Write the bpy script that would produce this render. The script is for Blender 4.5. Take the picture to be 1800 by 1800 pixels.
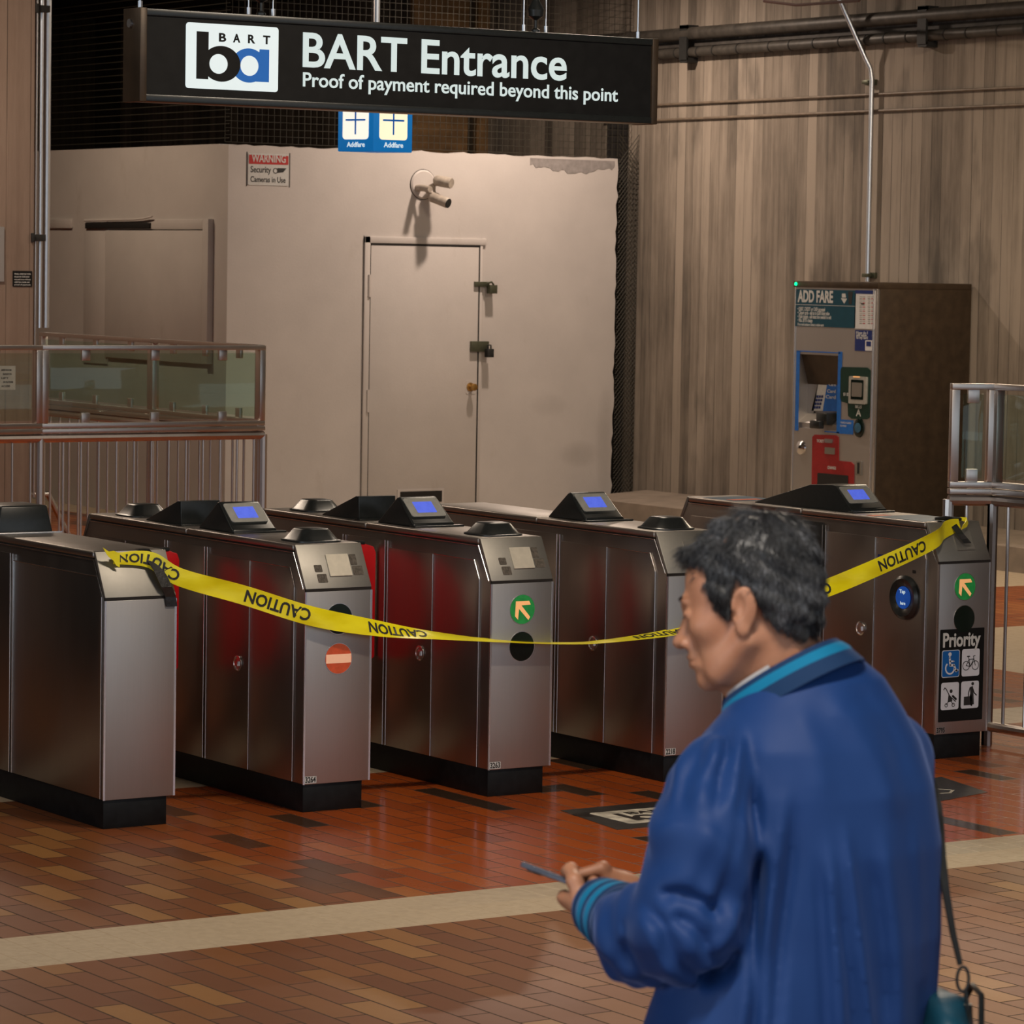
import bpy, bmesh, math, random
import numpy as np
from mathutils import Vector, Matrix
random.seed(7)
for o in list(bpy.data.objects): bpy.data.objects.remove(o, do_unlink=True)
SC = bpy.context.scene
COL = SC.collection

# ------------------------------------------------------------------ camera, world, light, exposure
CAM = Vector((-5.7515, -11.3259, 2.0943))
YAW, PITCH, ROLL, FPX = .5865, -.0713, .0169, 6105.6
FW = Vector((math.sin(YAW)*math.cos(PITCH), math.cos(YAW)*math.cos(PITCH), math.sin(PITCH)))
_r = Vector((math.cos(YAW), -math.sin(YAW), 0)); _u = _r.cross(FW)
RT = math.cos(ROLL)*_r + math.sin(ROLL)*_u
UP = -math.sin(ROLL)*_r + math.cos(ROLL)*_u
cam = bpy.data.cameras.new('camera'); camo = bpy.data.objects.new('camera', cam); COL.objects.link(camo)
M = Matrix(((RT.x, UP.x, -FW.x, CAM.x), (RT.y, UP.y, -FW.y, CAM.y), (RT.z, UP.z, -FW.z, CAM.z), (0, 0, 0, 1)))
camo.matrix_world = M
cam.sensor_width = 36; cam.lens = FPX/1800*36; cam.clip_end = 200; cam.clip_start = .1
cam.dof.use_dof = True; cam.dof.focus_distance = 13.3; cam.dof.aperture_fstop = 15
SC.camera = camo
W = bpy.data.worlds.new('world'); SC.world = W; W.use_nodes = True
W.node_tree.nodes['Background'].inputs[0].default_value = (.80, .90, 1.0, 1)
W.node_tree.nodes['Background'].inputs[1].default_value = .70
SC.view_settings.view_transform = 'Standard'; SC.view_settings.look = 'None'
SC.view_settings.gamma = 1; SC.view_settings.use_curve_mapping = False
SC.view_settings.exposure = 0.10

# daylight entering through the open left side of the hall, far out of frame
_dl = bpy.data.lights.new('daylight', 'AREA'); _dl.shape = 'RECTANGLE'; _dl.size = 9.0; _dl.size_y = 3.4; _dl.energy = 230; _dl.color = (.80, .90, 1.0)
_do = bpy.data.objects.new('daylight', _dl); COL.objects.link(_do); _do.location = (-13.9, -7.0, 2.2); _do.rotation_euler = (math.radians(90), 0, math.radians(-90))

# survey helpers: where a sight line meets a plane of the place
def _ray(U, V): return FW + RT*((U-900)/FPX) - UP*((V-900)/FPX)
def onX(U, V, x): d = _ray(U, V); return CAM + d*((x-CAM.x)/d.x)
def onY(U, V, y): d = _ray(U, V); return CAM + d*((y-CAM.y)/d.y)
def onZ(U, V, z): d = _ray(U, V); return CAM + d*((z-CAM.z)/d.z)

# ------------------------------------------------------------------ lamps of the hall (unseen ceiling fixtures, some added as fill)
CEIL = 4.62
LAMPS = []
def lamp_spec(x, y, power, col=(1, .80, .58), sx=1.2, sy=.25, rz=0):
    LAMPS.append((x, y, power, col, sx, sy, rz))
lamp_spec(9.65, 11.25, 104, (1, .80, .65), .18, .14, 0)      # down on the booth
lamp_spec(5.3, 13.6, 60, (1, .77, .56), .8, .25, 1.57)  # unseen lamp added to lift the dark booth side wall
lamp_spec(9.4, 5.4, 150, (1, .80, .58), 1.2, .25, 0)
lamp_spec(4.6, 3.4, 45, (1, .84, .66), 1.2, .25, 0)
lamp_spec(1.4, -2.9, 150, (1, .84, .66), 1.2, .25, 0)
lamp_spec(-4.4, -9.0, 135, (1, .91, .80), 1.2, .25, 0)  # unseen fill lamp added to brighten the man's face and jacket
lamp_spec(2.4, 8.2, 110, (1, .80, .62), 1.2, .25, 0)  # unseen lamp added to brighten the pillar and left railings
lamp_spec(-2.4, 1.6, 36, (1, .84, .68), 1.2, .25, 0)

# ------------------------------------------------------------------ materials
def new_mat(name):
    m = bpy.data.materials.new(name); m.use_nodes = True
    return m, m.node_tree.nodes, m.node_tree.links, m.node_tree.nodes['Principled BSDF']
def noise(n, l, scale=(1, 1, 1), detail=4, rough=.55, coord='Object', off=(0, 0, 0)):
    tc = n.new('ShaderNodeTexCoord'); mp = n.new('ShaderNodeMapping'); nz = n.new('ShaderNodeTexNoise')
    mp.inputs['Scale'].default_value = scale; mp.inputs['Location'].default_value = off
    l.new(tc.outputs[coord], mp.inputs[0]); l.new(mp.outputs[0], nz.inputs['Vector'])
    nz.inputs['Scale'].default_value = 1; nz.inputs['Detail'].default_value = detail; nz.inputs['Roughness'].default_value = rough
    return nz.outputs['Fac']
def ramp(n, l, fac, stops):
    r = n.new('ShaderNodeValToRGB'); l.new(fac, r.inputs[0]); e = r.color_ramp.elements
    while len(e) < len(stops): e.new(.5)
    for k, (p, c) in enumerate(stops):
        e[k].position = p; e[k].color = (*c, 1) if len(c) == 3 else c
    return r.outputs[0]
def mixc(n, l, fac, a, b, mode='MIX'):
    m = n.new('ShaderNodeMix'); m.data_type = 'RGBA'; m.blend_type = mode
    for s, v in ((m.inputs[0], fac), (m.inputs[6], a), (m.inputs[7], b)):
        if hasattr(v, 'links'): l.new(v, s)
        elif isinstance(v, (int, float)): s.default_value = v
        else: s.default_value = (*v, 1)
    return m.outputs[2]
def maths(n, l, op, a, b=0, c=None):
    m = n.new('ShaderNodeMath'); m.operation = op
    for k, v in enumerate((a, b) if c is None else (a, b, c)):
        if hasattr(v, 'links'): l.new(v, m.inputs[k])
        else: m.inputs[k].default_value = v
    return m.outputs[0]
def bump(n, l, b, h, strength=.2, dist=.002):
    bp = n.new('ShaderNodeBump'); l.new(h, bp.inputs['Height']); bp.inputs['Strength'].default_value = strength
    bp.inputs['Distance'].default_value = dist; l.new(bp.outputs[0], b.inputs['Normal'])
def plain(name, col, rough=.5, metal=0, var=.12, scale=30, bumpy=0, emit=0, ecol=None, spec=.5):
    m, n, l, b = new_mat(name)
    f = noise(n, l, (scale,)*3)
    lo = tuple(c*(1-var) for c in col); hi = tuple(min(1, c*(1+var)) for c in col)
    l.new(ramp(n, l, f, [(.3, lo), (.7, hi)]), b.inputs['Base Color'])
    b.inputs['Roughness'].default_value = rough; b.inputs['Metallic'].default_value = metal
    b.inputs['Specular IOR Level'].default_value = spec
    if bumpy: bump(n, l, b, f, bumpy)
    if emit:
        b.inputs['Emission Color'].default_value = (*(ecol or col), 1); b.inputs['Emission Strength'].default_value = emit
    return m
def steel(name, col, rough=.34, sc=(260, 260, 3), var=.10, aniso=0, tint2=None):
    m, n, l, b = new_mat(name)
    f = noise(n, l, sc, 3); g = noise(n, l, (5, 5, 2.2), 4)
    a = mixc(n, l, maths(n, l, 'MULTIPLY', f, .5), tuple(c*(1-var) for c in col), tuple(min(1, c*(1+var)) for c in col))
    a = mixc(n, l, maths(n, l, 'MULTIPLY', g, .35), a, tint2 or tuple(c*.6 for c in col))
    l.new(a, b.inputs['Base Color']); b.inputs['Metallic'].default_value = 1
    r = maths(n, l, 'MULTIPLY_ADD', g, .16, rough-.08); l.new(r, b.inputs['Roughness'])
    bump(n, l, b, f, .08, .0006)
    return m
MT = {}
MT['steel'] = steel('brushed_steel', (.53, .505, .49), .50)
MT['steel_shaded'] = steel('brushed_steel_shaded', (.40, .36, .335), .36)  # same steel as the fronts, side-face shade put into a darker colour
MT['steel_bright'] = steel('polished_steel', (.72, .71, .72), .2)
MT['steel_edge'] = steel('steel_edge', (.86, .87, .90), .24)
MT['steel_worn'] = steel('worn_steel', (.37, .355, .325), .56, (60, 60, 60))
MT['steel_blank'] = plain('blank_plate', (.60, .55, .45), .42, .25, .08, 30)
MT['rail'] = steel('rail_steel', (.66, .61, .58), .33, (120, 120, 3))
MT['galv'] = steel('galvanised', (.78, .82, .88), .36, (40, 40, 4))
MT['cap'] = steel('cap_steel', (.40, .36, .33), .40, (120, 4, 120))
MT['rubber'] = plain('black_kick', (.006, .0065, .007), .5, 0, .4, 25, .1, spec=.25)
MT['black'] = plain('black_plastic', (.014, .016, .016), .30, 0, .2, 60)
MT['blackmatte'] = plain('black_matte', (.012, .012, .011), .65, 0, .3, 40)
MT['signblack'] = plain('sign_black', (.006, .006, .006), .6, 0, .3, 20, spec=.2)
MT['gap'] = plain('gap_dark', (.008, .006, .005), .8)
MT['screen'] = plain('screen_blue', (.08, .12, .6), .25, 0, .25, 25, 0, .55, (.10, .16, .80))
MT['screen_frame'] = plain('screen_frame', (.46, .45, .41), .35, .4)
MT['screen_deep'] = plain('screen_deep', (.01, .05, .25), .15, 0, .3, 30, 0, .35, (.01, .09, .45))
MT['red'] = plain('red_leaf', (.55, .006, .010), .4, 0, .12, 8)
MT['white_text'] = plain('white_text', (.3, .32, .32), .5, 0, .03, 20, 0, .55, (.72, .90, .90))
MT['logo_white'] = plain('logo_white', (.3, .32, .32), .5, 0, .04, 14, 0, .66, (.80, .92, .93))
MT['logo_blue'] = plain('logo_blue', (.0, .09, .36), .5, 0, .04, 14, 0, .4, (.0, .11, .42))
MT['box_blue'] = plain('box_blue', (.0, .15, .48), .5, 0, .05, 14, 0, .42, (.0, .17, .50))
MT['box_lit'] = plain('box_lit', (.9, .8, .6), .5, 0, .05, 6, 0, .72, (1, .84, .58))
MT['box_lit2'] = plain('box_lit_cool', (.9, .88, .8), .5, 0, .05, 6, 0, .72, (1, .92, .80))
MT['paint_white'] = plain('paint_white', (.62, .62, .62), .5, 0, .05, 40)
MT['print_white'] = plain('print_white', (.55, .55, .53), .5, 0, .06, 40)
MT['print_black'] = plain('print_black', (.02, .02, .02), .5)
MT['sign_red'] = plain('sign_red', (.42, .02, .02), .5)
MT['teal'] = plain('teal_print', (.0, .052, .085), .4, 0, .08, 20)
MT['navy'] = plain('navy_print', (.01, .025, .14), .4)
MT['blue'] = plain('blue_print', (.01, .12, .45), .4)
MT['green_dark'] = plain('green_panel', (.004, .03, .02), .35)
MT['green_lens'] = plain('green_lens', (.02, .25, .06), .25, 0, .25, 25, 0, .10, (.02, .30, .06))
MT['amber'] = plain('amber_arrow', (.85, .42, .16), .4, 0, .08, 60, 0, .35, (1, .50, .20))
MT['dark_lens'] = plain('dark_lens', (.006, .013, .010), .12, 0, .3, 30)
MT['red_lens'] = plain('red_lens', (.42, .055, .02), .25, 0, .3, 30, 0, .16, (.75, .13, .04))
MT['peach'] = plain('bar_lit', (.80, .46, .30), .4, 0, .08, 40, 0, .22, (1, .55, .34))
MT['orange_print'] = plain('orange_print', (.7, .12, .03), .5)
MT['duct'] = plain('duct_tape', (.012, .012, .013), .28, 0, .4, 60, .5)
MT['paper'] = plain('paper', (.42, .42, .34), .7)
MT['brass'] = plain('brass', (.42, .24, .07), .3, .8)
MT['olive'] = plain('olive_metal', (.10, .105, .07), .45, .6)
MT['brown'] = plain('brown_metal', (.052, .034, .020), .45, .3, .25, 12)
MT['cable'] = plain('pipe_dark', (.055, .048, .040), .5, .2, .35, 14)
MT['tubing'] = plain('tubing_tan', (.17, .13, .095), .5, .1, .25, 14)
MT['wire'] = plain('wire_mesh', (.028, .024, .015), .7, .1)
MT['lampwhite'] = plain('lamp_lens', (.9, .9, .85), .5, 0, .02, 10, 0, 4, (1, .86, .66))
MT['green_led'] = plain('green_led', (.0, .6, .15), .4, 0, .05, 10, 0, 2.2, (.0, 1, .3))
MT['sticker_blue'] = plain('sticker_blue', (.03, .10, .17), .4, 0, .4, 25)
MT['decal_black'] = plain('decal_black', (.022, .020, .018), .30, 0, .5, 18)

def tape_mat():
    m, n, l, b = new_mat('tape_yellow')
    f = noise(n, l, (6, 6, 14), 3)
    l.new(ramp(n, l, f, [(.3, (.78, .66, .0)), (.7, (.95, .86, .02))]), b.inputs['Base Color'])
    b.inputs['Roughness'].default_value = .32
    b.inputs['Subsurface Weight'].default_value = .0
    bump(n, l, b, f, .35, .01)
    return m
MT['tape'] = tape_mat()

def concrete(name, axis, board=.115, dark=(.058, .048, .038), mid=(.165, .134, .104), light=(.29, .24, .19), rough=.85):
    """board-marked concrete: every board its own tone, dark joints, streaks and pits"""
    m, n, l, b = new_mat(name)
    tc = n.new('ShaderNodeTexCoord'); sp = n.new('ShaderNodeSeparateXYZ'); l.new(tc.outputs['Object'], sp.inputs[0])
    a = sp.outputs[axis]
    cb = n.new('ShaderNodeCombineXYZ'); l.new(sp.outputs[2], cb.inputs[0]); l.new(a, cb.inputs[1])
    br = n.new('ShaderNodeTexBrick'); l.new(cb.outputs[0], br.inputs['Vector'])
    br.inputs['Color1'].default_value = (0, 0, 0, 1); br.inputs['Color2'].default_value = (1, 1, 1, 1)
    br.inputs['Mortar'].default_value = (.5, .5, .5, 1)
    br.inputs['Scale'].default_value = 1; br.inputs['Brick Width'].default_value = 11.0; br.inputs['Row Height'].default_value = board
    br.inputs['Mortar Size'].default_value = .004; br.inputs['Mortar Smooth'].default_value = .6; br.offset = .37
    s = {0: (1, 1, 1), 1: (1, 1, 1)}[axis]
    streak = noise(n, l, (16, 16, .8), 5, .6); blot = noise(n, l, (1.3, 1.3, .8), 4, .6); fine = noise(n, l, (38, 38, 5), 5, .7)
    v = maths(n, l, 'MULTIPLY_ADD', br.outputs['Color'], .22, 0.10)
    v = maths(n, l, 'ADD', v, maths(n, l, 'MULTIPLY', streak, .36)); v = maths(n, l, 'ADD', v, maths(n, l, 'MULTIPLY', blot, .36))
    v = maths(n, l, 'ADD', v, maths(n, l, 'MULTIPLY', fine, .16))
    c = ramp(n, l, v, [(.42, dark), (.57, mid), (.74, light)])
    wob = noise(n, l, (5, 5, 1.1), 3, .6, off=(3, 3, 3))
    jm = maths(n, l, 'MULTIPLY', br.outputs['Fac'], ramp(n, l, wob, [(.40, (0, 0, 0)), (.58, (.8, .8, .8))]))
    c = mixc(n, l, jm, c, tuple(x*.45 for x in dark))
    stain = noise(n, l, (2.6, 2.6, .9), 4, .55, off=(9, 1, 4))
    c = mixc(n, l, ramp(n, l, stain, [(.60, (0, 0, 0)), (.72, (.55, .55, .55))]), c, tuple(x*.9 for x in dark))
    l.new(c, b.inputs['Base Color']); b.inputs['Roughness'].default_value = rough
    h = maths(n, l, 'ADD', maths(n, l, 'MULTIPLY', fine, .35), maths(n, l, 'MULTIPLY', br.outputs['Fac'], -.7))
    h = maths(n, l, 'ADD', h, maths(n, l, 'MULTIPLY', br.outputs['Color'], .5))
    bump(n, l, b, h, .5, .008)
    return m
MT['conc'] = concrete('board_concrete', 1)
MT['conc_x'] = concrete('board_concrete_pillar', 0, .17, (.12, .082, .060), (.185, .130, .098), (.24, .175, .135))
MT['conc_dim'] = concrete('board_concrete_dim', 0, .5, (.006, .004, .003), (.018, .013, .008), (.060, .043, .024))  # concrete darkened in colour to stand for the unlit back and ceiling

def booth_mat():
    m, n, l, b = new_mat('booth_paint')
    f = noise(n, l, (2, 2, 2), 5, .6); g = noise(n, l, (60, 60, 60), 4, .6); s = noise(n, l, (3.2, 3.2, 1.6), 5, .65, off=(4, 2, 8))
    c = ramp(n, l, f, [(.3, (.49, .45, .425)), (.7, (.55, .505, .475))])
    c = mixc(n, l, ramp(n, l, s, [(.62, (0, 0, 0)), (.74, (.35, .35, .35))]), c, (.36, .31, .27))
    tc = n.new('ShaderNodeTexCoord'); sp = n.new('ShaderNodeSeparateXYZ'); l.new(tc.outputs['Object'], sp.inputs[0])
    for (x0, z0, ax, az, amt) in ((10.42, .93, .20, .10, .22), (10.75, .52, .22, .12, .35), (11.0, .62, .10, .5, .35)):
        dx = maths(n, l, 'MULTIPLY', maths(n, l, 'SUBTRACT', sp.outputs[0], x0), 1/ax); dz = maths(n, l, 'MULTIPLY', maths(n, l, 'SUBTRACT', sp.outputs[2], z0), 1/az)
        rr = maths(n, l, 'ADD', maths(n, l, 'MULTIPLY', dx, dx), maths(n, l, 'MULTIPLY', dz, dz)); mk = maths(n, l, 'MULTIPLY', maths(n, l, 'SUBTRACT', 1, rr), amt)
        mk = n.new('ShaderNodeClamp') if False else maths(n, l, 'MAXIMUM', mk, 0); mk = maths(n, l, 'MULTIPLY', mk, maths(n, l, 'MULTIPLY', s, 1.4))
        c = mixc(n, l, mk, c, (.16, .13, .11))
    l.new(c, b.inputs['Base Color']); b.inputs['Roughness'].default_value = .62
    bump(n, l, b, g, .25, .003)
    return m
MT['booth'] = booth_mat()

def floor_mat():
    m, n, l, b = new_mat('brick_paving')
    tc = n.new('ShaderNodeTexCoord'); sp = n.new('ShaderNodeSeparateXYZ'); l.new(tc.outputs['Object'], sp.inputs[0])
    X, Y = sp.outputs[0], sp.outputs[1]
    cb = n.new('ShaderNodeCombineXYZ'); l.new(Y, cb.inputs[0]); l.new(maths(n, l, 'ADD', X, .046), cb.inputs[1])
    br = n.new('ShaderNodeTexBrick'); l.new(cb.outputs[0], br.inputs['Vector'])
    br.inputs['Color1'].default_value = (0, 0, 0, 1); br.inputs['Color2'].default_value = (1, 1, 1, 1); br.inputs['Mortar'].default_value = (.5, .5, .5, 1)
    br.inputs['Scale'].default_value = 1; br.inputs['Brick Width'].default_value = .30; br.inputs['Row Height'].default_value = .1045
    br.inputs['Mortar Size'].default_value = .0038; br.inputs['Mortar Smooth'].default_value = .3; br.offset = .5
    rnd = br.outputs['Color']; mort = br.outputs['Fac']
    # travelled brown brick
    c1 = ramp(n, l, rnd, [(.0, (.150, .045, .014)), (.35, (.185, .055, .016)), (.62, (.21, .070, .018)), (.82, (.245, .092, .024)), (.96, (.33, .155, .045))])
    # sealed red brick with dark units
    c2 = ramp(n, l, rnd, [(.0, (.030, .022, .016)), (.085, (.032, .024, .017)), (.10, (.44, .076, .009)), (.6, (.51, .090, .010)), (1, (.57, .114, .014))])
    w1 = noise(n, l, (.8, .8, .8), 3, .5)
    mx = maths(n, l, 'MULTIPLY_ADD', w1, .9, X)                       # red zone to the right of gate one
    mk = maths(n, l, 'MULTIPLY', ramp(n, l, maths(n, l, 'MULTIPLY_ADD', mx, .9, -.28), [(0, (0, 0, 0)), (1, (1, 1, 1))]),
               maths(n, l, 'GREATER_THAN', Y, -1.9))
    mk = maths(n, l, 'MULTIPLY', mk, ramp(n, l, maths(n, l, 'MULTIPLY', X, .1), [(.36, (1, 1, 1)), (.48, (.45, .45, .45))]))
    c = mixc(n, l, mk, c1, c2)
    dirt = noise(n, l, (2.4, 2.4, 2.4), 5, .6); fine = noise(n, l, (45, 45, 45), 4, .6)
    c = mixc(n, l, maths(n, l, 'MULTIPLY', dirt, .35), c, (.12, .050, .020))
    c = mixc(n, l, maths(n, l, 'MULTIPLY', fine, .22), c, (.08, .04, .022))
    c = mixc(n, l, mort, c, (.036, .020, .012))
    # pale terrazzo bands
    tan = ramp(n, l, noise(n, l, (30, 30, 30), 5, .7), [(.3, (.37, .29, .20)), (.7, (.47, .38, .27))])
    def band(v, lo, hi): return maths(n, l, 'MULTIPLY', maths(n, l, 'GREATER_THAN', v, lo), maths(n, l, 'LESS_THAN', v, hi))
    bb = band(Y, -2.117, -1.681)
    bb = maths(n, l, 'MAXIMUM', bb, band(Y, .76, 1.20))
    bb = maths(n, l, 'MAXIMUM', bb, maths(n, l, 'MULTIPLY', band(X, 6.5, 14), band(Y, 1.1, 4.10)))
    bb = maths(n, l, 'MAXIMUM', bb, maths(n, l, 'MULTIPLY', band(X, 7, 14), band(Y, 6.1, 20)))
    c = mixc(n, l, bb, c, tan)
    l.new(c, b.inputs['Base Color'])
    r = maths(n, l, 'MULTIPLY_ADD', dirt, .14, .36)
    r = maths(n, l, 'ADD', r, maths(n, l, 'MULTIPLY', bb, .12)); r = maths(n, l, 'ADD', r, maths(n, l, 'MULTIPLY', mort, .3))
    r = maths(n, l, 'SUBTRACT', r, maths(n, l, 'MULTIPLY', mk, .29))
    l.new(r, b.inputs['Roughness']); l.new(maths(n, l, 'MULTIPLY_ADD', mk, .35, .24), b.inputs['Specular IOR Level'])
    h = maths(n, l, 'ADD', maths(n, l, 'MULTIPLY', maths(n, l, 'MULTIPLY', mort, maths(n, l, 'SUBTRACT', 1, bb)), -1), maths(n, l, 'MULTIPLY', fine, .25))
    bump(n, l, b, h, .20, .0022)
    return m
MT['floor'] = floor_mat()
def glass_mat():
    m, n, l, b = new_mat('pale_green_glass')
    tr = n.new('ShaderNodeBsdfTransparent'); tr.inputs[0].default_value = (.86, .93, .89, 1)
    gl = n.new('ShaderNodeBsdfGlossy'); gl.inputs['Roughness'].default_value = .04; gl.inputs[0].default_value = (.8, .9, .85, 1)
    mx = n.new('ShaderNodeMixShader'); mx.inputs[0].default_value = .05; l.new(tr.outputs[0], mx.inputs[1]); l.new(gl.outputs[0], mx.inputs[2])
    l.new(mx.outputs[0], n['Material Output'].inputs[0]); return m
MT['glass'] = glass_mat()

# ------------------------------------------------------------------ mesh helpers
class MB:
    def __init__(s): s.v = []; s.f = []; s.M = None
    def add(s, vs, fs):
        k = len(s.v)
        s.v += [tuple(s.M @ Vector(v)) if s.M else tuple(v) for v in vs]; s.f += [tuple(i+k for i in f) for f in fs]; return s
    def box(s, x0, x1, y0, y1, z0, z1):
        return s.add([(x, y, z) for z in (z0, z1) for y in (y0, y1) for x in (x0, x1)],
                     [(0, 2, 3, 1), (4, 5, 7, 6), (0, 1, 5, 4), (2, 6, 7, 3), (0, 4, 6, 2), (1, 3, 7, 5)])
    def prism(s, pts, a0, a1, axis=0):
        """polygon of 2D points extruded along an axis; axis 0: (y,z), 1: (x,z), 2: (x,y)"""
        def P(p, a): return {0: (a, p[0], p[1]), 1: (p[0], a, p[1]), 2: (p[0], p[1], a)}[axis]
        n = len(pts); vs = [P(p, a0) for p in pts]+[P(p, a1) for p in pts]
        fs = [tuple(range(n-1, -1, -1)), tuple(range(n, 2*n))]+[(i, (i+1) % n, n+(i+1) % n, n+i) for i in range(n)]
        return s.add(vs, fs)
    def loft(s, rings, cap=True, closed=True):
        n = len(rings[0]); vs = [p for r in rings for p in r]; fs = []
        for k in range(len(rings)-1):
            for i in range(n if closed else n-1):
                j = (i+1) % n; fs.append((k*n+i, k*n+j, (k+1)*n+j, (k+1)*n+i))
        if cap and closed: fs += [tuple(range(n-1, -1, -1)), tuple(range((len(rings)-1)*n, len(rings)*n))]
        return s.add(vs, fs)
    def tube(s, pts, r, n=12, cap=True):
        pts = [Vector(p) for p in pts]; rs = r if hasattr(r, '__len__') else [r]*len(pts); rings = []
        t0 = (pts[1]-pts[0]).normalized(); ref = Vector((0, 0, 1)) if abs(t0.z) < .9 else Vector((1, 0, 0))
        a = t0.cross(ref).normalized()
        for i, p in enumerate(pts):
            t = ((pts[min(i+1, len(pts)-1)]-pts[max(i-1, 0)])).normalized()
            a = (a-t*a.dot(t)).normalized(); b_ = t.cross(a)
            rings.append([p+(a*math.cos(2*math.pi*k/n)+b_*math.sin(2*math.pi*k/n))*rs[i] for k in range(n)])
        return s.loft(rings, cap)
    def cyl(s, p0, p1, r, n=20): return s.tube([p0, p1], r, n)
    def lathe(s, c, prof, n=32, axis='z'):
        rings = []
        for r, h in prof:
            ring = []
            for k in range(n):
                a = 2*math.pi*k/n; u, w = r*math.cos(a), r*math.sin(a)
                ring.append({'z': (c[0]+u, c[1]+w, c[2]+h), 'y': (c[0]+u, c[1]-h, c[2]+w), 'x': (c[0]-h, c[1]-u, c[2]+w)}[axis])
            rings.append(ring)
        return s.loft(rings)
    def build(s, name, mat, parent=None, bevel=0, seg=2, smooth=True, ang=35):
        me = bpy.data.meshes.new(name); bm = bmesh.new()
        bv = [bm.verts.new(v) for v in s.v]
        for f in s.f:
            try: bm.faces.new([bv[i] for i in f])
            except ValueError: pass
        bmesh.ops.recalc_face_normals(bm, faces=bm.faces)
        if bevel:
            ed = [e for e in bm.edges if len(e.link_faces) == 2 and e.calc_face_angle(0) > math.radians(25)]
            bmesh.ops.bevel(bm, geom=ed, offset=bevel, segments=seg, affect='EDGES', profile=.5, clamp_overlap=True)
        if smooth:
            for f in bm.faces: f.smooth = True
            for e in bm.edges:
                if len(e.link_faces) != 2 or e.calc_face_angle(0) > math.radians(ang): e.smooth = False
        bm.to_mesh(me); bm.free()
        me.materials.append(MT[mat] if isinstance(mat, str) else mat)
        o = bpy.data.objects.new(name, me); COL.objects.link(o)
        if parent: o.parent = parent
        return o
def rrect(w, h, r, n=6, cx=0, cy=0):
    pts = []
    for (sx, sy, a0) in ((1, 1, 0), (-1, 1, 90), (-1, -1, 180), (1, -1, 270)):
        for k in range(n+1):
            a = math.radians(a0+90*k/n); pts.append((cx+sx*(w/2-r)+r*math.cos(a), cy+sy*(h/2-r)+r*math.sin(a)))
    return pts
def thing(name, label, cat, loc=(0, 0, 0), rz=0, group=None):
    o = bpy.data.objects.new(name, None); COL.objects.link(o); o.location = loc; o.rotation_euler = (0, 0, rz); o.empty_display_size = .1
    return tag(o, label, cat, group)
def tag(o, label, cat, group=None):
    o['label'] = label; o['category'] = cat
    if group: o['group'] = group
    return o
def struct(o, label=None, cat=None):
    o['kind'] = 'structure'
    if label: o['label'] = label
    if cat: o['category'] = cat
    return o
def frame(origin, xdir, ydir):
    """matrix whose x,y axes lie in a surface and z is its outward normal"""
    x = Vector(xdir).normalized(); y = Vector(ydir).normalized(); z = x.cross(y)
    return Matrix(((x.x, y.x, z.x, origin[0]), (x.y, y.y, z.y, origin[1]), (x.z, y.z, z.z, origin[2]), (0, 0, 0, 1)))
def text_mesh(s, size, xs=1.0, bold=0, space=1.0, align='LEFT', depth=.001, res=3):
    cu = bpy.data.curves.new('t', 'FONT'); cu.body = s; cu.size = size; cu.offset = bold*size; cu.space_character = space
    cu.align_x = align; cu.extrude = depth; cu.resolution_u = res
    ob = bpy.data.objects.new('t', cu); COL.objects.link(ob)
    dg = bpy.context.evaluated_depsgraph_get(); me = bpy.data.meshes.new_from_object(ob.evaluated_get(dg))
    bpy.data.objects.remove(ob); bpy.data.curves.remove(cu)
    me.transform(Matrix.Diagonal((xs, 1, 1, 1)))
    return me
def lettering(s, size, F, x, y, mat, parent, fit=None, bold=.02, name='lettering', align='LEFT', lift=.0015, depth=.0008, res=3, space=1.0):
    """text lying in the surface frame F with its lower left at x,y; fit = wanted width"""
    me = text_mesh(s, size, 1, bold, space, align, depth, res)
    xs_ = [v.co.x for v in me.vertices]
    k = fit/(max(xs_)-min(xs_)) if fit else 1
    me.transform(Matrix.Translation((x - (min(xs_)*k if fit else 0), y, lift)) @ Matrix.Diagonal((k, 1, 1, 1)))
    me.transform(F); me.name = name; me.materials.clear(); me.materials.append(MT[mat])
    o = bpy.data.objects.new(name, me); COL.objects.link(o)
    if parent: o.parent = parent
    return o
def plate(F, x0, x1, y0, y1, mat, parent, name, r=.004, lift=0, th=.002, n=4):
    b = MB(); b.M = F
    b.prism(rrect(x1-x0, y1-y0, min(r, (x1-x0)/2.01, (y1-y0)/2.01), n, (x0+x1)/2, (y0+y1)/2), lift, lift+th, 2)
    return b.build(name, mat, parent)
def poly(F, pts, mat, parent, name, lift=0, th=.001):
    b = MB(); b.M = F; b.prism(pts, lift, lift+th, 2); return b.build(name, mat, parent)
def ring_pts(cx, cy, r, n=28, a0=0, a1=360): return [(cx+r*math.cos(math.radians(a0+(a1-a0)*k/n)), cy+r*math.sin(math.radians(a0+(a1-a0)*k/n))) for k in range(n+(a1-a0 < 360))]
def annulus(F, cx, cy, r0, r1, mat, parent, name, lift=0, th=.001, n=32, a0=0, a1=360):
    b = MB(); b.M = F; full = a1-a0 >= 360; m = n if full else n+1
    def c(r, h): return [(cx+r*math.cos(math.radians(a0+(a1-a0)*k/n)), cy+r*math.sin(math.radians(a0+(a1-a0)*k/n)), h) for k in range(m)]
    rings = [c(r0, lift), c(r1, lift), c(r1, lift+th), c(r0, lift+th), c(r0, lift)]
    b.loft(rings, False, full); return b.build(name, mat, parent)

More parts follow.
